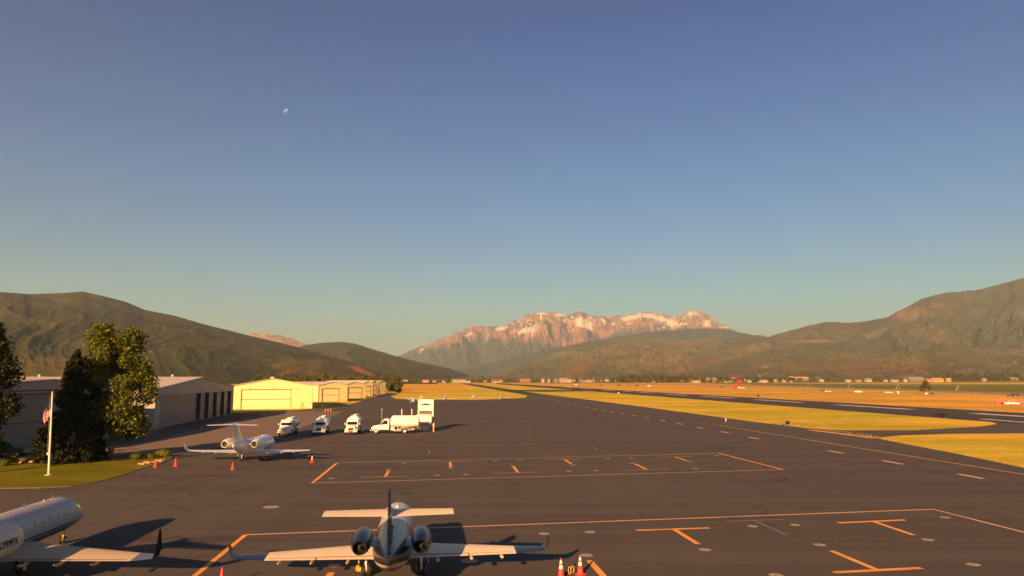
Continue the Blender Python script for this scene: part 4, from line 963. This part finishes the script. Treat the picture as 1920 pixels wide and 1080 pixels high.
for k, x in enumerate((712, 750, 769)):
    q = P(x, 805); z1 = ZAT(768, q.y + 2); m = MB(); m.cyl((0, 0, 0), (0, 0, z1), .09 if k else .06, n=10); o = m.build('post', WHITE if k else GREY); o.location = (q.x, q.y + 2, .01)
    c = MB(); c.cyl((0, 0, z1), (0, 0, z1 + .1), .13, n=10); c.build('cap', WHITE, o)
    tag(o, ('thin grey post standing behind the cab of the side on fuel truck', 'white post behind the middle of the side on fuel truck', 'white post behind the tank of the side on fuel truck, nearest the sign')[k], 'post')
for k, (x, y, lb) in enumerate(((703, 812, 'orange and cream bollard in front of the side on fuel truck'), (813, 810, 'yellow bollard with a white top beside the storage tank'), (706, 810.5, 'second orange bollard at the nose of the side on fuel truck, slightly farther'))):
    q = P(x, y); o = thing('bollard', lb, 'bollard', (q.x, q.y, .01)); m = MB(); m.cyl((0, 0, 0), (0, 0, 1.15), .13, n=12); m.build('post', YEL, o)
    m = MB(); m.cyl((0, 0, 1.15), (0, 0, 1.75 if k == 1 else 1.3), .135, .05, n=12); m.build('cap', CONEB, o)
# sign board
q = P(794, 808); sg = thing('fuel_sign', 'tall cream fuel sign with a black mountain emblem and dark lower panel', 'sign', (q.x, q.y + 3.2, .01), R(2))
SW, Z1 = 2.8, ZAT(749, q.y + 3.2)
m = MB()
for s in (-1, 1): m.box(s * SW / 2 - .14, s * SW / 2 + .14, -.14, .14, 0, Z1 - .02)
m.build('post', CREAM, sg)
m = MB(); m.box(-SW / 2 + .142, SW / 2 - .142, -.1, .1, Z1 - 2.25, Z1); bd = m.build('board', WHITE, sg)
m = MB(); m.box(-SW / 2 + .142, SW / 2 - .142, -.09, .09, Z1 - 3.4, Z1 - 2.4); pd = m.build('price_panel', M('brown_panel', (.1, .06, .045), .5), sg)
m = MB(); m.box(-1.0, 1.0, -.1, -.092, Z1 - 3.2, Z1 - 2.6); m.build('display', M('dim_display', (.16, .1, .08), .4), pd)
m = MB()      # emblem: three peaks under an arc
def fl(pts, y=-.108): m.add([(x, y, z) for x, z in pts] , [tuple(range(len(pts)))])
zb = Z1 - 1.12
for cx, hh, ww in ((-.62, .34, .42), (-.05, .52, .46), (.55, .4, .46)): fl([(cx - ww, zb), (cx - ww * .45, zb + hh * .62), (cx - ww * .2, zb + hh * .5), (cx, zb + hh), (cx + ww * .25, zb + hh * .62), (cx + ww * .5, zb + hh * .66), (cx + ww, zb)], -.108 - .002 * cx)
m.build('emblem', DARK, bd)
m = MB(); rs = random.Random(3)
for row, (z, h, x0, x1) in enumerate(((Z1 - 1.36, .07, -.95, .3), (Z1 - 1.7, .13, -.95, .95), (Z1 - 1.98, .1, -.6, .7))):
    x = x0
    while x < x1: ww = .06 + rs.random() * .05; m.box(x, x + ww, -.112, -.103, z, z + h * (.7 + .3 * rs.random())); x += ww + .04 + (.1 if rs.random() < .15 else 0)
m.build('lettering', GREY, bd)
m = MB(); m.cyl((-1.0, 0, Z1), (-1.0, 0, Z1 + .5), .05, n=8); m.tube([(-1.25, 0, Z1 + .3), (-1.2, 0, Z1 + .6), (-1.0, 0, Z1 + .75), (-.8, 0, Z1 + .6), (-.75, 0, Z1 + .3)], [.04] * 5, 6); m.build('antenna', CREAM, sg)

# ------------------------------------------------------------------ cones, chocks
def cone(label, loc, h=.75, bands=True, group=None):
    t = thing('traffic_cone', label, 'traffic cone', loc, random.random(), group)
    m = MB(); m.rings([[Vector((r * math.cos(a), r * math.sin(a), z)) for a in [2 * math.pi * k / 20 for k in range(20)]] for r, z in ((.19, .035), (.165, .06), (.028, h), (.012, h + .005))]); m.build('body', CONEM, t, True, 40)
    b = MB(); b.box(-.21, .21, -.21, .21, 0, .035, taper=.94); b.build('base', CONEM, t)
    if bands:
        for z0, z1 in ((h * .48, h * .66), (h * .74, h * .9)):
            rr = lambda z: .165 + (.028 - .165) * (z - .06) / (h - .06) + .004
            c = MB(); c.rings([[Vector((rr(z) * math.cos(a), rr(z) * math.sin(a), z)) for a in [2 * math.pi * k / 20 for k in range(20)]] for z in (z0, z1)], caps=False); c.build('band', CONEB, t, True)
    return t
for x, y, h, b, lb in ((1052, 1084, .95, True, 'red cone with two pale bands, left one of the pair beside the near jet'), (1088, 1077.5, .95, True, 'red cone with two pale bands, right one of the pair near the orange line'),
    (291, 876, .9, False, 'dark red cone in front of the boulders at the lawn tip'), (329, 874.5, .9, False, 'red cone on the apron between the lawn tip and the white jet'), (436, 881, .8, False, 'red cone below the left wing of the white jet'), (585, 867.5, .8, True, 'red cone off the right wing tip of the white jet'),
    (415, 1101, .9, False, 'red cone cut by the bottom edge under the orange corner line'), (378, 804.5, .9, False, 'small red cone beyond the white jet, left of its tailplane'), (407, 798, .9, False, 'small red cone farthest back above the white jet tailplane'),
    (610, 772.5, 1.0, True, 'left one of three small cones on the paler paving behind the trucks'), (615, 772.2, 1.0, True, 'middle one of three small cones on the paler paving behind the trucks'), (620, 772, 1.0, True, 'right one of three small cones on the paler paving behind the trucks'),
    (278, 803.5, .9, False, 'left small red cone at the foot of the grey hangar beside the cottonwood'), (292, 803, .9, False, 'right small red cone at the foot of the grey hangar beside the cottonwood')):
    q = P(x, y); cone(lb, (q.x, q.y, .01), h, b, 'traffic cones on the apron')
def chock(label, loc, rz):
    t = thing('wheel_chock', label, 'wheel chock', loc, rz)
    for s in (-1, 1):
        m = MB(); m.add([(s * .28 + dx, y, z) for y in (-.3, .3) for dx, z in ((-.13, 0), (.13, 0), (.05, .2), (-.05, .2))], [(0, 1, 2, 3), (7, 6, 5, 4), (0, 4, 5, 1), (1, 5, 6, 2), (2, 6, 7, 3), (3, 7, 4, 0)]); m.build('wedge', YEL, t)
    m = MB(); m.tube([(-.15, .25, .12), (0, .3, .04), (.15, .25, .12)], [.015] * 3, 6); m.build('rope', CONEB, t); return t
q = P(686, 1068); chock('yellow wheel chocks at the left main wheel of the near jet', (q.x - .1, q.y, .012), R(20))
# yellow looped tow strap standing between the two banded cones
q = P(1071, 1077); t = thing('tow_loop', 'yellow upright loops lying between the two banded cones', 'equipment', (q.x, q.y, .012), R(15))
for s in (-1, 1):
    m = MB(); m.tube([(s * .1 + .07 * math.cos(a), .05 * s, .2 + .18 * math.sin(a)) for a in [2 * math.pi * k / 14 for k in range(15)]], [.02] * 15, 8); m.build('loop', YEL, t, True)
m = MB(); m.box(-.3, .3, -.06, .06, 0, .04); m.build('base', DARK, t)

# ------------------------------------------------------------------ flagpole and flag
q = P(91, 892); fp = thing('flagpole', 'white flagpole on the sunlit lawn in front of the dark spruce', 'flagpole', (q.x, q.y, .06)); fp.rotation_euler = (0, R(-1.9), 0)
Zt = ZAT(739, q.y); m = MB(); m.tube([(0, 0, 0), (0, 0, Zt * .5), (0, 0, Zt)], [.11, .1, .065], 14); m.build('pole', M('pole_aluminium', (.62, .6, .55), .45, metal=0), fp, True)
m = MB(); m.tube([(0, 0, Zt), (0, 0, Zt + .1), (0, 0, Zt + .24)], [.05, .13, .02], 12); m.build('finial', BRASS, fp, True)
m = MB(); m.tube([(0, 0, 0), (0, 0, .06), (0, 0, .12)], [.4, .38, .2], 16); m.build('base', CONC, fp, True)
m = MB(); m.tube([(-.2, -.05, 2.2), (-.19, -.05, Zt - .1)], [.012, .012], 5); m.build('halyard', GREY, fp)
m = MB(); m.box(-.26, -.1, -.08, .04, 2.05, 2.3); m.build('cleat', STEEL, fp)
g = G('flag_cloth'); g.rough(.8); uvx = g.n('UVMap').outputs[0]; sx = g.n('SeparateXYZ'); g.l(uvx, sx.inputs[0])
stripe = g.math('GREATER_THAN', g.math('FRACT', g.math('MULTIPLY', sx.outputs[1], 6.5)), .5)
cn = g.math('MULTIPLY', g.math('LESS_THAN', sx.outputs[0], .42), g.math('GREATER_THAN', sx.outputs[1], .46))
g.col(g.mix(cn, g.mix(stripe, (.62, .04, .06), (.75, .7, .68)), (.03, .04, .14)))
me = bpy.data.meshes.new('flag'); NU, NV = 24, 16; vs = []; uv = []
for i in range(NU + 1):
    for j in range(NV + 1):
        u, v_ = i / NU, j / NV      # limp cloth: the fly falls down beside the pole in folds
        x = -.1 - .68 * u ** .8 * (.75 + .35 * math.sin(v_ * 3)); y = .22 * math.sin(u * 13 + v_ * 2) * (.3 + u * .7)
        z = Zt - .95 - (1 - v_) * 1.35 - .95 * u ** 1.3
        vs.append((x, y, z)); uv.append((u, v_))
fs = [(i * (NV + 1) + j, (i + 1) * (NV + 1) + j, (i + 1) * (NV + 1) + j + 1, i * (NV + 1) + j + 1) for i in range(NU) for j in range(NV)]
me.from_pydata(vs, [], fs); ul = me.uv_layers.new(name='UVMap')
for lp in me.loops: ul.data[lp.index].uv = uv[lp.vertex_index]
me.materials.append(g.m); me.polygons.foreach_set('use_smooth', [True] * len(fs))
fo = bpy.data.objects.new('flag', me); col.objects.link(fo); fo.location = (q.x, q.y, .06); fo.rotation_euler = (0, R(-1.9), 0); so = fo.modifiers.new('thick', 'SOLIDIFY'); so.thickness = .01
tag(fo, 'limp striped red and white flag with a blue canton hanging on the flagpole', 'flag')

# ------------------------------------------------------------------ cars and far traffic
def car(label, loc, rz, paint, kind='suv', group='vehicles on the highway', name='car', cat='car'):
    t = thing(name, label, cat, loc, rz, group)
    if kind == 'pickup': prof = [(-2.7, .45), (-2.7, 1.05), (-.6, 1.08), (-.5, 1.75), (.75, 1.75), (1.25, 1.15), (2.5, 1.0), (2.65, .45)]
    elif kind == 'sedan': prof = [(-2.3, .4), (-2.3, .95), (-1.6, 1.0), (-1.0, 1.42), (.4, 1.42), (1.1, .98), (2.2, .82), (2.35, .4)]
    else: prof = [(-2.3, .45), (-2.3, 1.2), (-2.1, 1.75), (.5, 1.75), (1.15, 1.15), (2.25, 1.0), (2.35, .45)]
    m = MB(); m.rings([[Vector((x, y, z)) for x, z in prof] for y in (-.92, .92)]); m.build('body', paint, t)
    zt = max(z for _, z in prof)
    for s in (-1, 1):
        g = MB(); x0, x1 = (-.4, .7) if kind == 'pickup' else (-1.5, .5) if kind == 'suv' else (-.95, .4)
        g.add([(x0, s * .93, zt - .08), (x1, s * .93, zt - .08), (x1 + .35, s * .93, zt - .5), (x0 - .05, s * .93, zt - .5)], [(0, 1, 2, 3)]); g.build('window', GLASS, t)
        for x in (-1.5, 1.5): wheel(t, x, s * .82, .36, .24)
    return t
SILVER = M('silver_car_paint', (.4, .38, .34), .4, coat=.5); BLK = M('black_car_paint', (.015, .015, .018), .3, coat=.5); REDC = M('red_car_paint', (.35, .02, .02), .4, coat=.5)
rd = lambda x, y: P(x, y)
for x, y, kd, pt, lb in ((1541, 735, 'suv', BLK, 'black car on the highway leading a cream one'), (1553, 735.5, 'sedan', SILVER, 'cream car on the highway close behind the black one'), (1609, 736.3, 'pickup', WHITE, 'white pickup on the highway, right of the cream and black pair'),
    (1666, 738, 'pickup', SILVER, 'long pale pickup on the highway, halfway between the white pickup and the bush'), (1748, 741, 'pickup', BLK, 'black pickup on the highway beside the round bush'), (1742, 740.4, 'sedan', WHITE, 'white car on the highway just left of the black pickup'),
    (1898, 744, 'suv', BLK, 'black off-road car nearest the right edge of the highway'), (1908, 744.5, 'pickup', BLK, 'black pickup touching the black car at the right edge'), (1354, 727.6, 'pickup', BLK, 'dark pickup on the field track left of the red truck'),
    (1160, 723.5, 'suv', BLK, 'tiny dark car left of the three on the far highway'), (1180, 724, 'sedan', BLK, 'tiny dark car, second from the left on the far highway'), (1194, 724.3, 'suv', BLK, 'tiny dark car, third from the left on the far highway'), (1217, 724.5, 'suv', WHITE, 'tiny white van on the far highway'), (1126, 723, 'sedan', BLK, 'faintest dark car, leftmost on the far highway'), (1080, 722.5, 'suv', WHITE, 'small white van by the far runway end')):
    q = P(x, y); car(lb, (q.x, q.y, .012), R(150 if x < 1500 else 158) + (math.pi if kd == 'sedan' else 0), pt, kd)
# red tipper truck and flatbed
q = P(1380, 728.6); t = thing('red_truck', 'red box truck standing in the golden field track', 'truck', (q.x, q.y, .01), R(150)); m = MB(); m.box(-3.5, 1.2, -1.3, 1.3, 1.0, 4.2); m.build('box_body', REDC, t)
m = MB(); m.box(1.4, 3.4, -1.2, 1.2, .8, 3.2, taper=.9); m.build('cab', REDC, t); m = MB(); m.box(-3.5, 3.4, -.9, .9, .55, .99); m.build('chassis', DARK, t)
for x in (-2.6, -1.3, 2.4):
    for s in (-1, 1): wheel(t, x, s * 1.1, .5, .3)
q = P(1391, 729.3); t = thing('flatbed_trailer', 'pale flatbed trailer beside the red box truck', 'trailer', (q.x, q.y, .01), R(150)); m = MB(); m.box(-3.5, 3.5, -1.2, 1.2, .9, 1.3); m.box(1.8, 3.2, -1, 1, 1.3, 2.3); m.build('deck', CREAM, t)
for x in (-2.4, -1.2, 2.6):
    for s in (-1, 1): wheel(t, x, s * 1.0, .45, .3)
# red barrier row with a tan pickup at the right edge
for k in range(7):
    q = P(1877 + k * 15, 757.5 + k * 1.0); m = MB(); m.rings([[Vector((x, y, z)) for y, z in ((-.45, 0), (-.45, .5), (-.2, .9), (-.2, 2.2), (.2, 2.2), (.2, .9), (.45, .5), (.45, 0))] for x in (-1.35, 1.35)])
    o = m.build('barrier', M('barrier_red', (.75, .07, .07), .5) if k == 0 else bpy.data.materials['barrier_red']); o.location = (q.x, q.y, .01); o.rotation_euler = (0, 0, R(-30))
    tag(o, 'red plastic barrier, %s from the left in the row beyond the runway' % ORD[k], 'barrier', 'red barriers beyond the runway')
q = P(1897, 760); car('tan pickup parked in front of the red barriers at the right edge', (q.x, q.y, .01), R(160), CREAM, 'pickup', None, 'pickup', 'pickup')
# runway signs
for x, y, w2, h2, lb, c1 in ((1477, 798, .8, .65, 'dark runway guard sign on the grass beside the far taxi line', DARK), (1765, 783.8, 2.6, .9, 'low dark sign on the grass below the wide runway stripe', DARK), (1422, 745, .8, 1.2, 'small dark sign on the field beyond the runway stripe', DARK), (1160, 738.2, .9, .45, 'small pale sign on the infield beside the far runway', CONEB), (1361, 791.2, .16, .6, 'thin pale marker post on the infield edge', CONEB)):
    q = P(x, y); t = thing('airfield_sign', lb, 'sign', (q.x, q.y, 0), R(-20)); m = MB(); m.box(-w2 / 2, w2 / 2, -.12, .12, .3, .3 + h2); m.build('panel', c1, t)
    m = MB()
    for s in (-1, 1): m.cyl((s * w2 * .35, 0, 0), (s * w2 * .35, 0, .3), .05, n=6)
    m.build('leg', GREY, t)
    if x == 1477: m = MB(); m.box(-w2 / 2 - .7, -w2 / 2 - .1, -.1, .1, .3, 1.1); m.build('side_panel', BRTRIM, t)
# orange marker drums far right
for x, y, lb in ((1684, 737.6, 'pale marker drum by the highway between the vans and the bush'), (1829, 741, 'red marker drum on the highway shoulder right of the bush')):
    q = P(x, y); m = MB(); m.tube([(0, 0, 0), (0, 0, .7), (0, 0, 1.5)], [.7, .65, .5], 12); o = m.build('marker_drum', CONEM if x > 1700 else CONEB, None, True, 40); o.location = (q.x, q.y, .01); tag(o, lb, 'marker drum')
# green utility vehicle at the lower left in front of the grey hangar
q = P(14, 856); car('dark green utility cart parked in front of the shaded grey hangar', (q.x, q.y, .01), R(10), M('dark_green_paint', (.02, .05, .03), .4), 'suv', None, 'utility_cart', 'cart')

# ------------------------------------------------------------------ far buildings and trees
HW = [M('house_wall_cream', (.28, .25, .19), .8), M('house_wall_tan', (.17, .14, .1), .8), M('house_wall_white', (.36, .34, .3), .8)]
HR = [M('roof_brown', (.12, .08, .06), .8), M('roof_grey', (.2, .19, .19), .8), M('roof_red', (.38, .12, .07), .8)]
def house(label, px_, Y, L, Wd, eave, rise, wm, rm, rz=0.0, group='far houses in the valley', name='house', cat='house', z=None, wins=True):
    p = PY(px_, Y); zz = ground_z(p.x, p.y) if z is None else z; p = PY(px_, Y, zz)
    t = thing(name, label, cat, (p.x, p.y, zz - .3), rz, group)
    L *= .8
    m = MB(); m.box(-L / 2, L / 2, -Wd / 2, Wd / 2, 0, eave); m.add([(s * L / 2, y, z_) for s in (-1, 1) for y, z_ in ((-Wd / 2, eave), (Wd / 2, eave), (0, eave + rise))], [(0, 1, 2), (3, 5, 4)]); m.build('wall', wm, t)
    r = MB(); 
    for s in (-1, 1):
        a = [(-L / 2 - .5, s * (Wd / 2 + .5), eave - .05), (L / 2 + .5, s * (Wd / 2 + .5), eave - .05), (L / 2 + .5, 0, eave + rise + .15), (-L / 2 - .5, 0, eave + rise + .15)]
        r.add([(x, y, z_ + k) for k in (0, .3) for x, y, z_ in a], [(0, 1, 2, 3), (7, 6, 5, 4), (0, 4, 5, 1), (1, 5, 6, 2), (3, 2, 6, 7), (0, 3, 7, 4)])
    r.build('roof', rm, t)
    if wins:
        k = max(2, int(L / 5))
        for i in range(k):
            x = -L / 2 + L * (i + .5) / k; wn = MB(); wn.box(x - .7, x + .7, -Wd / 2 - .05, -Wd / 2 - .003, eave * .35, eave * .75); wn.build('window', GLASS, t)
    return t
B = [(862, 2050, 52, 18, 8, 4, 0, 0, 'long cream building with a brown roof at the end of the taxiway'), (835, 2050, 18, 12, 6, 3, 2, 0, 'small white house left of the long brown roofed building'), (878, 1980, 18, 10, 4, 2, 2, 1, 'low white shed right of the long brown roofed building'),
     (908, 2100, 14, 10, 4, 2, 0, 2, 'small pale house right of the single round tree'), (932, 2100, 40, 14, 5, 3, 0, 2, 'long low house with a reddish roof past the single round tree'), (930, 2010, 22, 9, 4, 2, 2, 0, 'short white house in front of the long reddish roof'), (985, 2100, 38, 14, 6, 4, 1, 2, 'brown gabled house between the reddish roof and the twin sheds'),
     (1018, 2080, 10, 10, 9, 2, 2, 1, 'left one of two narrow white towers on the valley floor'), (1029, 2080, 8, 8, 9, 2, 2, 1, 'right one of two narrow white towers on the valley floor'), (1042, 2080, 16, 14, 11, 2, 1, 0, 'tall brown block left of the broad cream warehouse'), (1056, 2080, 30, 18, 11, 3, 0, 1, 'broad cream warehouse beside the tall brown block'), (1067, 2060, 14, 10, 8, 3, 2, 2, 'white gabled house right of the broad cream warehouse'),
     (1306, 2000, 26, 12, 5, 4, 2, 1, 'white gabled farmhouse in front of the long tree row'), (1335, 2050, 40, 14, 7, 6, 1, 1, 'wide grey roofed farmhouse among the trees'), (1360, 2000, 22, 10, 5, 3, 0, 2, 'tan farmhouse left of the red barn'), (1385, 2000, 20, 12, 5, 4, 1, 2, 'red barn below the large tan hall'),
     (1376, 2300, 46, 16, 11, 3, 0, 2, 'large tan hall standing above the red barn'), (1432, 2000, 22, 10, 5, 3, 2, 1, 'white house right of the red barn'), (1500, 2500, 66, 18, 8, 5, 1, 2, 'long salmon roofed estate on the slope'), (1484, 2500, 24, 18, 12, 3, 1, 2, 'left wing of the salmon estate, taller block'),
     (1590, 2100, 18, 10, 5, 3, 2, 1, 'white house, first of three left of the grey barn'), (1609, 2100, 20, 10, 5, 4, 0, 0, 'cream house, second of three left of the grey barn'), (1628, 2100, 22, 10, 6, 4, 2, 1, 'white house, third of three left of the grey barn'), (1660, 2100, 14, 8, 4, 3, 2, 1, 'tiny white cottage left of the long white house'), (1677, 2080, 26, 9, 4, 3, 2, 1, 'long white house left of the big grey barn'),
     (1697, 2060, 12, 9, 6, 4, 2, 1, 'small white gable touching the big grey barn'), (1716, 2060, 54, 22, 6, 8, 1, 1, 'big grey barn with a broad slate roof'), (1740, 2060, 12, 9, 5, 4, 2, 2, 'small cream gable right of the big grey barn'), (1757, 2000, 40, 14, 6, 5, 1, 2, 'bright orange roofed house right of the grey barn'), (1778, 2050, 14, 9, 6, 4, 2, 1, 'white cottage right of the orange roofed house'),
     (1846, 2150, 16, 9, 5, 4, 2, 1, 'white cottage below the dark grove at the right'), (1900, 2300, 30, 12, 6, 4, 1, 1, 'grey house behind the dark grove at the far right'), (760, 2000, 20, 9, 5, 3, 2, 1, 'small white house just right of the farthest hangar'), (798, 2050, 22, 10, 5, 3, 2, 2, 'small cream house left of the round dark trees'), (815, 2050, 14, 9, 5, 3, 0, 0, 'tiny house among the trees left of the taxiway end'),
     (1095, 2080, 30, 9, 4, 3, 0, 2, 'low cream row house below the red hillside scar'), (1110, 2120, 22, 9, 5, 3, 1, 2, 'low tan house right of the row house below the scar'), (1455, 2050, 16, 9, 5, 3, 0, 1, 'cream cottage below the salmon estate'), (1470, 2050, 12, 9, 5, 3, 2, 1, 'white cottage below the salmon estate'), (1540, 2100, 14, 9, 5, 3, 2, 0, 'white cottage in the gap right of the salmon estate')]
for i, (x, Y, L, Wd, ev, rs_, wi, ri, lb) in enumerate(B):
    wm_, rm_ = HW[wi], HR[ri]
    if 'red barn' in lb and lb.startswith('red'): wm_, rm_ = REDC, REDC
    if 'orange' in lb: wm_, rm_ = M('orange_wall', (.62, .28, .12), .8), M('orange_roof', (.65, .25, .1), .8)
    if 'salmon' in lb: rm_ = M('salmon_roof', (.5, .25, .17), .8)
    house(lb, x, Y, L, Wd, ev, rs_, wm_, rm_, R(-8 + (i * 37) % 17), name='barn' if 'barn' in lb else 'house', cat='barn' if 'barn' in lb else 'house')
# far tree prototypes
protos = []
for k in range(5):
    if k < 4: protos.append(broadleaf('', (0, 0, 0), 10, (8, 6.5, 9, 5)[k], 18, 1300, .42, 100 + k, .1, FARLEAF, None, name='broad_tree', cr=.15))
    else: protos.append(spruce('', (0, 0, 0), 10, 5, 1200, .35, 110, None, .03, FARLEAF, 'conifer_tree'))
used = [False] * 5
def far_tree(k, px_, Y, h, wsc, label, group, z=None):
    p = PY(px_, Y); zz = (ground_z(p.x, p.y) if z is None else z) - .2; p = PY(px_, Y, zz); s = h / 10
    if not used[k]:
        used[k] = True; o = protos[k]; o.location = (p.x, p.y, zz); o.scale = (s * wsc, s * wsc, s); o['label'] = label; o['group'] = group
    else: o = dup(protos[k], (p.x, p.y, zz), random.random() * 6, label, (s * wsc, s * wsc, s), group=group)
    return o
rs = random.Random(21)
for i in range(70):
    x = 1060 + i * 6.4 + rs.uniform(-3, 3); far_tree(rs.randrange(5), x, rs.uniform(2150, 2700), rs.uniform(8, 15), 1.3, 'hazy green tree scattered over the slope behind the long tree row', 'trees on the slope behind the long row')
for i in range(40):
    x = 1062 + i * 10.8 + rs.uniform(-4, 4); Y = rs.uniform(2000, 2600)
    house('small hazy house among the trees at the foot of the middle hills', x, Y, rs.uniform(10, 22), 9, rs.uniform(3.5, 5.5), rs.uniform(2, 4), HW[rs.randrange(3)], HR[rs.randrange(2)], R(rs.uniform(-20, 20)), group='small houses at the foot of the middle hills', wins=False)
for i in range(52):        # dense row across the middle right
    x = 1150 + i * 6.6 + rs.uniform(-2, 2); far_tree(rs.randrange(4), x, rs.uniform(1900, 2120), rs.uniform(13, 20) * (1.15 if 1150 < x < 1300 else .8), 1.4, 'bushy green tree in the long row edging the fields below the hills', 'trees in the long row below the hills')
for i in range(36):
    x = 735 + i * 9.3 + rs.uniform(-4, 4); far_tree(rs.randrange(4), x, rs.uniform(2080, 2350), rs.uniform(7, 12), 1.2, 'small dark tree scattered among the valley houses', 'trees among the valley houses')
for i in range(46):
    x = 1495 + i * 10.2 + rs.uniform(-4, 4); far_tree(rs.randrange(5), x, rs.uniform(2120, 2400), rs.uniform(8, 13), 1.25, 'small green tree scattered behind the houses at the right', 'trees behind the right houses')
for i in range(22):
    x = 1770 + i * 8 + rs.uniform(-3, 3); far_tree(rs.randrange(4), x, rs.uniform(2350, 2700), rs.uniform(17, 26), 1.3, 'large tree in the dark grove on the right slope', 'trees of the right grove')
for i in range(34):
    x = 470 + i * 8.4 + rs.uniform(-4, 4); far_tree(rs.randrange(5), x, rs.uniform(520, 640), rs.uniform(9, 13.5), .9, 'dark tree rising just behind the sunlit hangar row', 'trees behind the hangar row')
for x, Y, h, lb in ((733, 640, 14, 'tall dark tree just right of the farthest hangar'), (744, 700, 12, 'second dark tree right of the farthest hangar'), (839, 1900, 18, 'round dark tree left of the long brown roofed building'), (904, 1900, 16, 'single round tree right of the taxiway end'), (826, 1900, 10, 'small tree left of the round dark tree'), (1736, 500, 8.4, 'round bush by the highway above the black pickup'), (780, 1700, 12, 'pale tree among the small houses left of the taxiway'), (660, 520, 12, 'rounded tree above the second and third hangars'), (605, 480, 14, 'rounded tree above the corner of the wide yellow hangar')):
    o = far_tree(2 if h < 12 else 0, x, Y, h, 1.1, lb, 'single trees on the valley floor')
# utility poles along the tree row
for i in range(9):
    x = 1160 + i * 22; q = PY(x, 1500); m = MB(); m.cyl((0, 0, 0), (0, 0, 13), .2, .14, n=6); o = m.build('utility_pole', M('pole_wood', (.2, .16, .13), .9) if i == 0 else bpy.data.materials['pole_wood']); o.location = (q.x, q.y, 0)
    c = MB(); c.box(-1.6, 1.6, -.12, .12, 11.8, 12.0); c.build('crossarm', bpy.data.materials['pole_wood'], o); tag(o, 'thin pale utility pole in the line before the long tree row', 'utility pole', 'utility poles before the long tree row')
# wheel-line irrigator towers in the green field
q0 = P(1518, 726); t = thing('irrigation_pivot', 'long irrigation pipe on A-frame towers crossing the green field', 'irrigation pivot', (0, 0, 0))
pts = [P(x, y) for x, y in ((1518, 729), (1594, 730), (1685, 731.5), (1798, 733))]
for p in pts:
    m = MB(); k = p.y / 600
    for s in (-1, 1): m.tube([(p.x + s * 2.6 * k, p.y, 0), (p.x, p.y, 4.6 * k)], [.09, .09], 5)
    m.box(p.x - 1.6 * k, p.x + 1.6 * k, p.y - .06, p.y + .06, 1.4, 1.6); m.build('tower', STEEL, t)
m = MB(); m.tube([(p.x, p.y, 4.5 * p.y / 600) for p in pts], [.06] * 4, 5); m.build('pipe', STEEL, t)

# grass tufts along infield edge near taxi line, and edge weeds
def tufts():
    rs = np.random.RandomState(4); pts = []
    edge = [(1100, 747.6), (1200, 760.5), (1300, 774), (1400, 787.5), (1520, 802), (1655, 823), (1700, 831.5), (1800, 850), (1920, 875), (2120, 912)]
    W_ = [P(*e) for e in edge]
    for a, b in zip(W_[:-1], W_[1:]):
        if a.y < 60: continue
        n = int((b - a).length * 14); u = rs.rand(n, 1); off = rs.rand(n, 1) ** 2 * 2.5
        p = np.array(a)[None] * (1 - u) + np.array(b)[None] * u; d = (b - a).normalized(); nr = np.array([-d.y, d.x, 0]) * (1 if (-d.y * 1 + d.x) > 0 else -1)
        nr = np.array([abs(nr[0]), abs(nr[1]), 0]); pts.append(p + nr * off + np.array([0, 0, .05]))
    pts = np.concatenate(pts); o = leaf_mesh('edge_grass', pts, .05 + rs.rand(len(pts)) * .08, M('edge_grass_blade', (.3, .24, .05), .9), None, 4, -.2); o['kind'] = 'stuff'
tufts()

# ------------------------------------------------------------------ moon
Dm = 300000.0; u, v = (538 - 960) / F, (540 - 209.5) / F; d = Vector((u, cp - v * sp, sp + v * cp)).normalized()
import bmesh
b = bmesh.new(); bmesh.ops.create_uvsphere(b, u_segments=40, v_segments=24, radius=Dm * 5.2 / F); me = bpy.data.meshes.new('moon'); b.to_mesh(me); b.free()
me.polygons.foreach_set('use_smooth', [True] * len(me.polygons))
g = G('moon_painted_phase'); em = g.n('Emission'); tr = g.n('BsdfTransparent'); ad = g.n('AddShader'); ge = g.n('NewGeometry')
dt = g.n('VectorMath', operation='DOT_PRODUCT'); g.l(ge.outputs['Normal'], dt.inputs[0]); dt.inputs[1].default_value = (-.62, -.6, .5)  # lit half of the moon painted as emission along a fixed direction
k = g.math('MULTIPLY', dt.outputs['Value'], 1.4, True); front = g.math('SUBTRACT', 1, ge.outputs['Backfacing'])
k = g.math('MULTIPLY', g.math('MULTIPLY', k, g.noise(.0012, 4, .6, lo=.2, hi=.6)), front)
em.inputs[0].default_value = (.9, .75, .85, 1); g.l(g.math('MULTIPLY', k, .24), em.inputs[1]); g.l(em.outputs[0], ad.inputs[0]); g.l(tr.outputs[0], ad.inputs[1]); g.l(ad.outputs[0], g.out.inputs[0])
me.materials.append(g.m); mo = bpy.data.objects.new('moon', me); col.objects.link(mo); mo.location = Vector((0, 0, H0)) + d * Dm; tag(mo, 'small pale half moon high in the clear blue sky', 'moon')

# ------------------------------------------------------------------ haze
HZT = max((o.matrix_world @ Vector(c)).z for o in col.objects if o.type == 'MESH' and o.name != 'moon' for c in o.bound_box) + 15; print('haze top', HZT)
hz = MB(); hz.box(-30500, 30500, -30500, 30500, -6, HZT); ho = hz.build('haze', None); ho.data.materials.clear()
g = bpy.data.materials.new('haze'); g.use_nodes = True; g.node_tree.nodes.clear(); ou = g.node_tree.nodes.new('ShaderNodeOutputMaterial'); pv = g.node_tree.nodes.new('ShaderNodeVolumePrincipled')
pv.inputs['Color'].default_value = (.6, .85, 1.0, 1); pv.inputs['Density'].default_value = 4.7e-5; pv.inputs['Anisotropy'].default_value = .1
g.node_tree.links.new(pv.outputs[0], ou.inputs['Volume']); ho.data.materials.append(g); ho['kind'] = 'stuff'
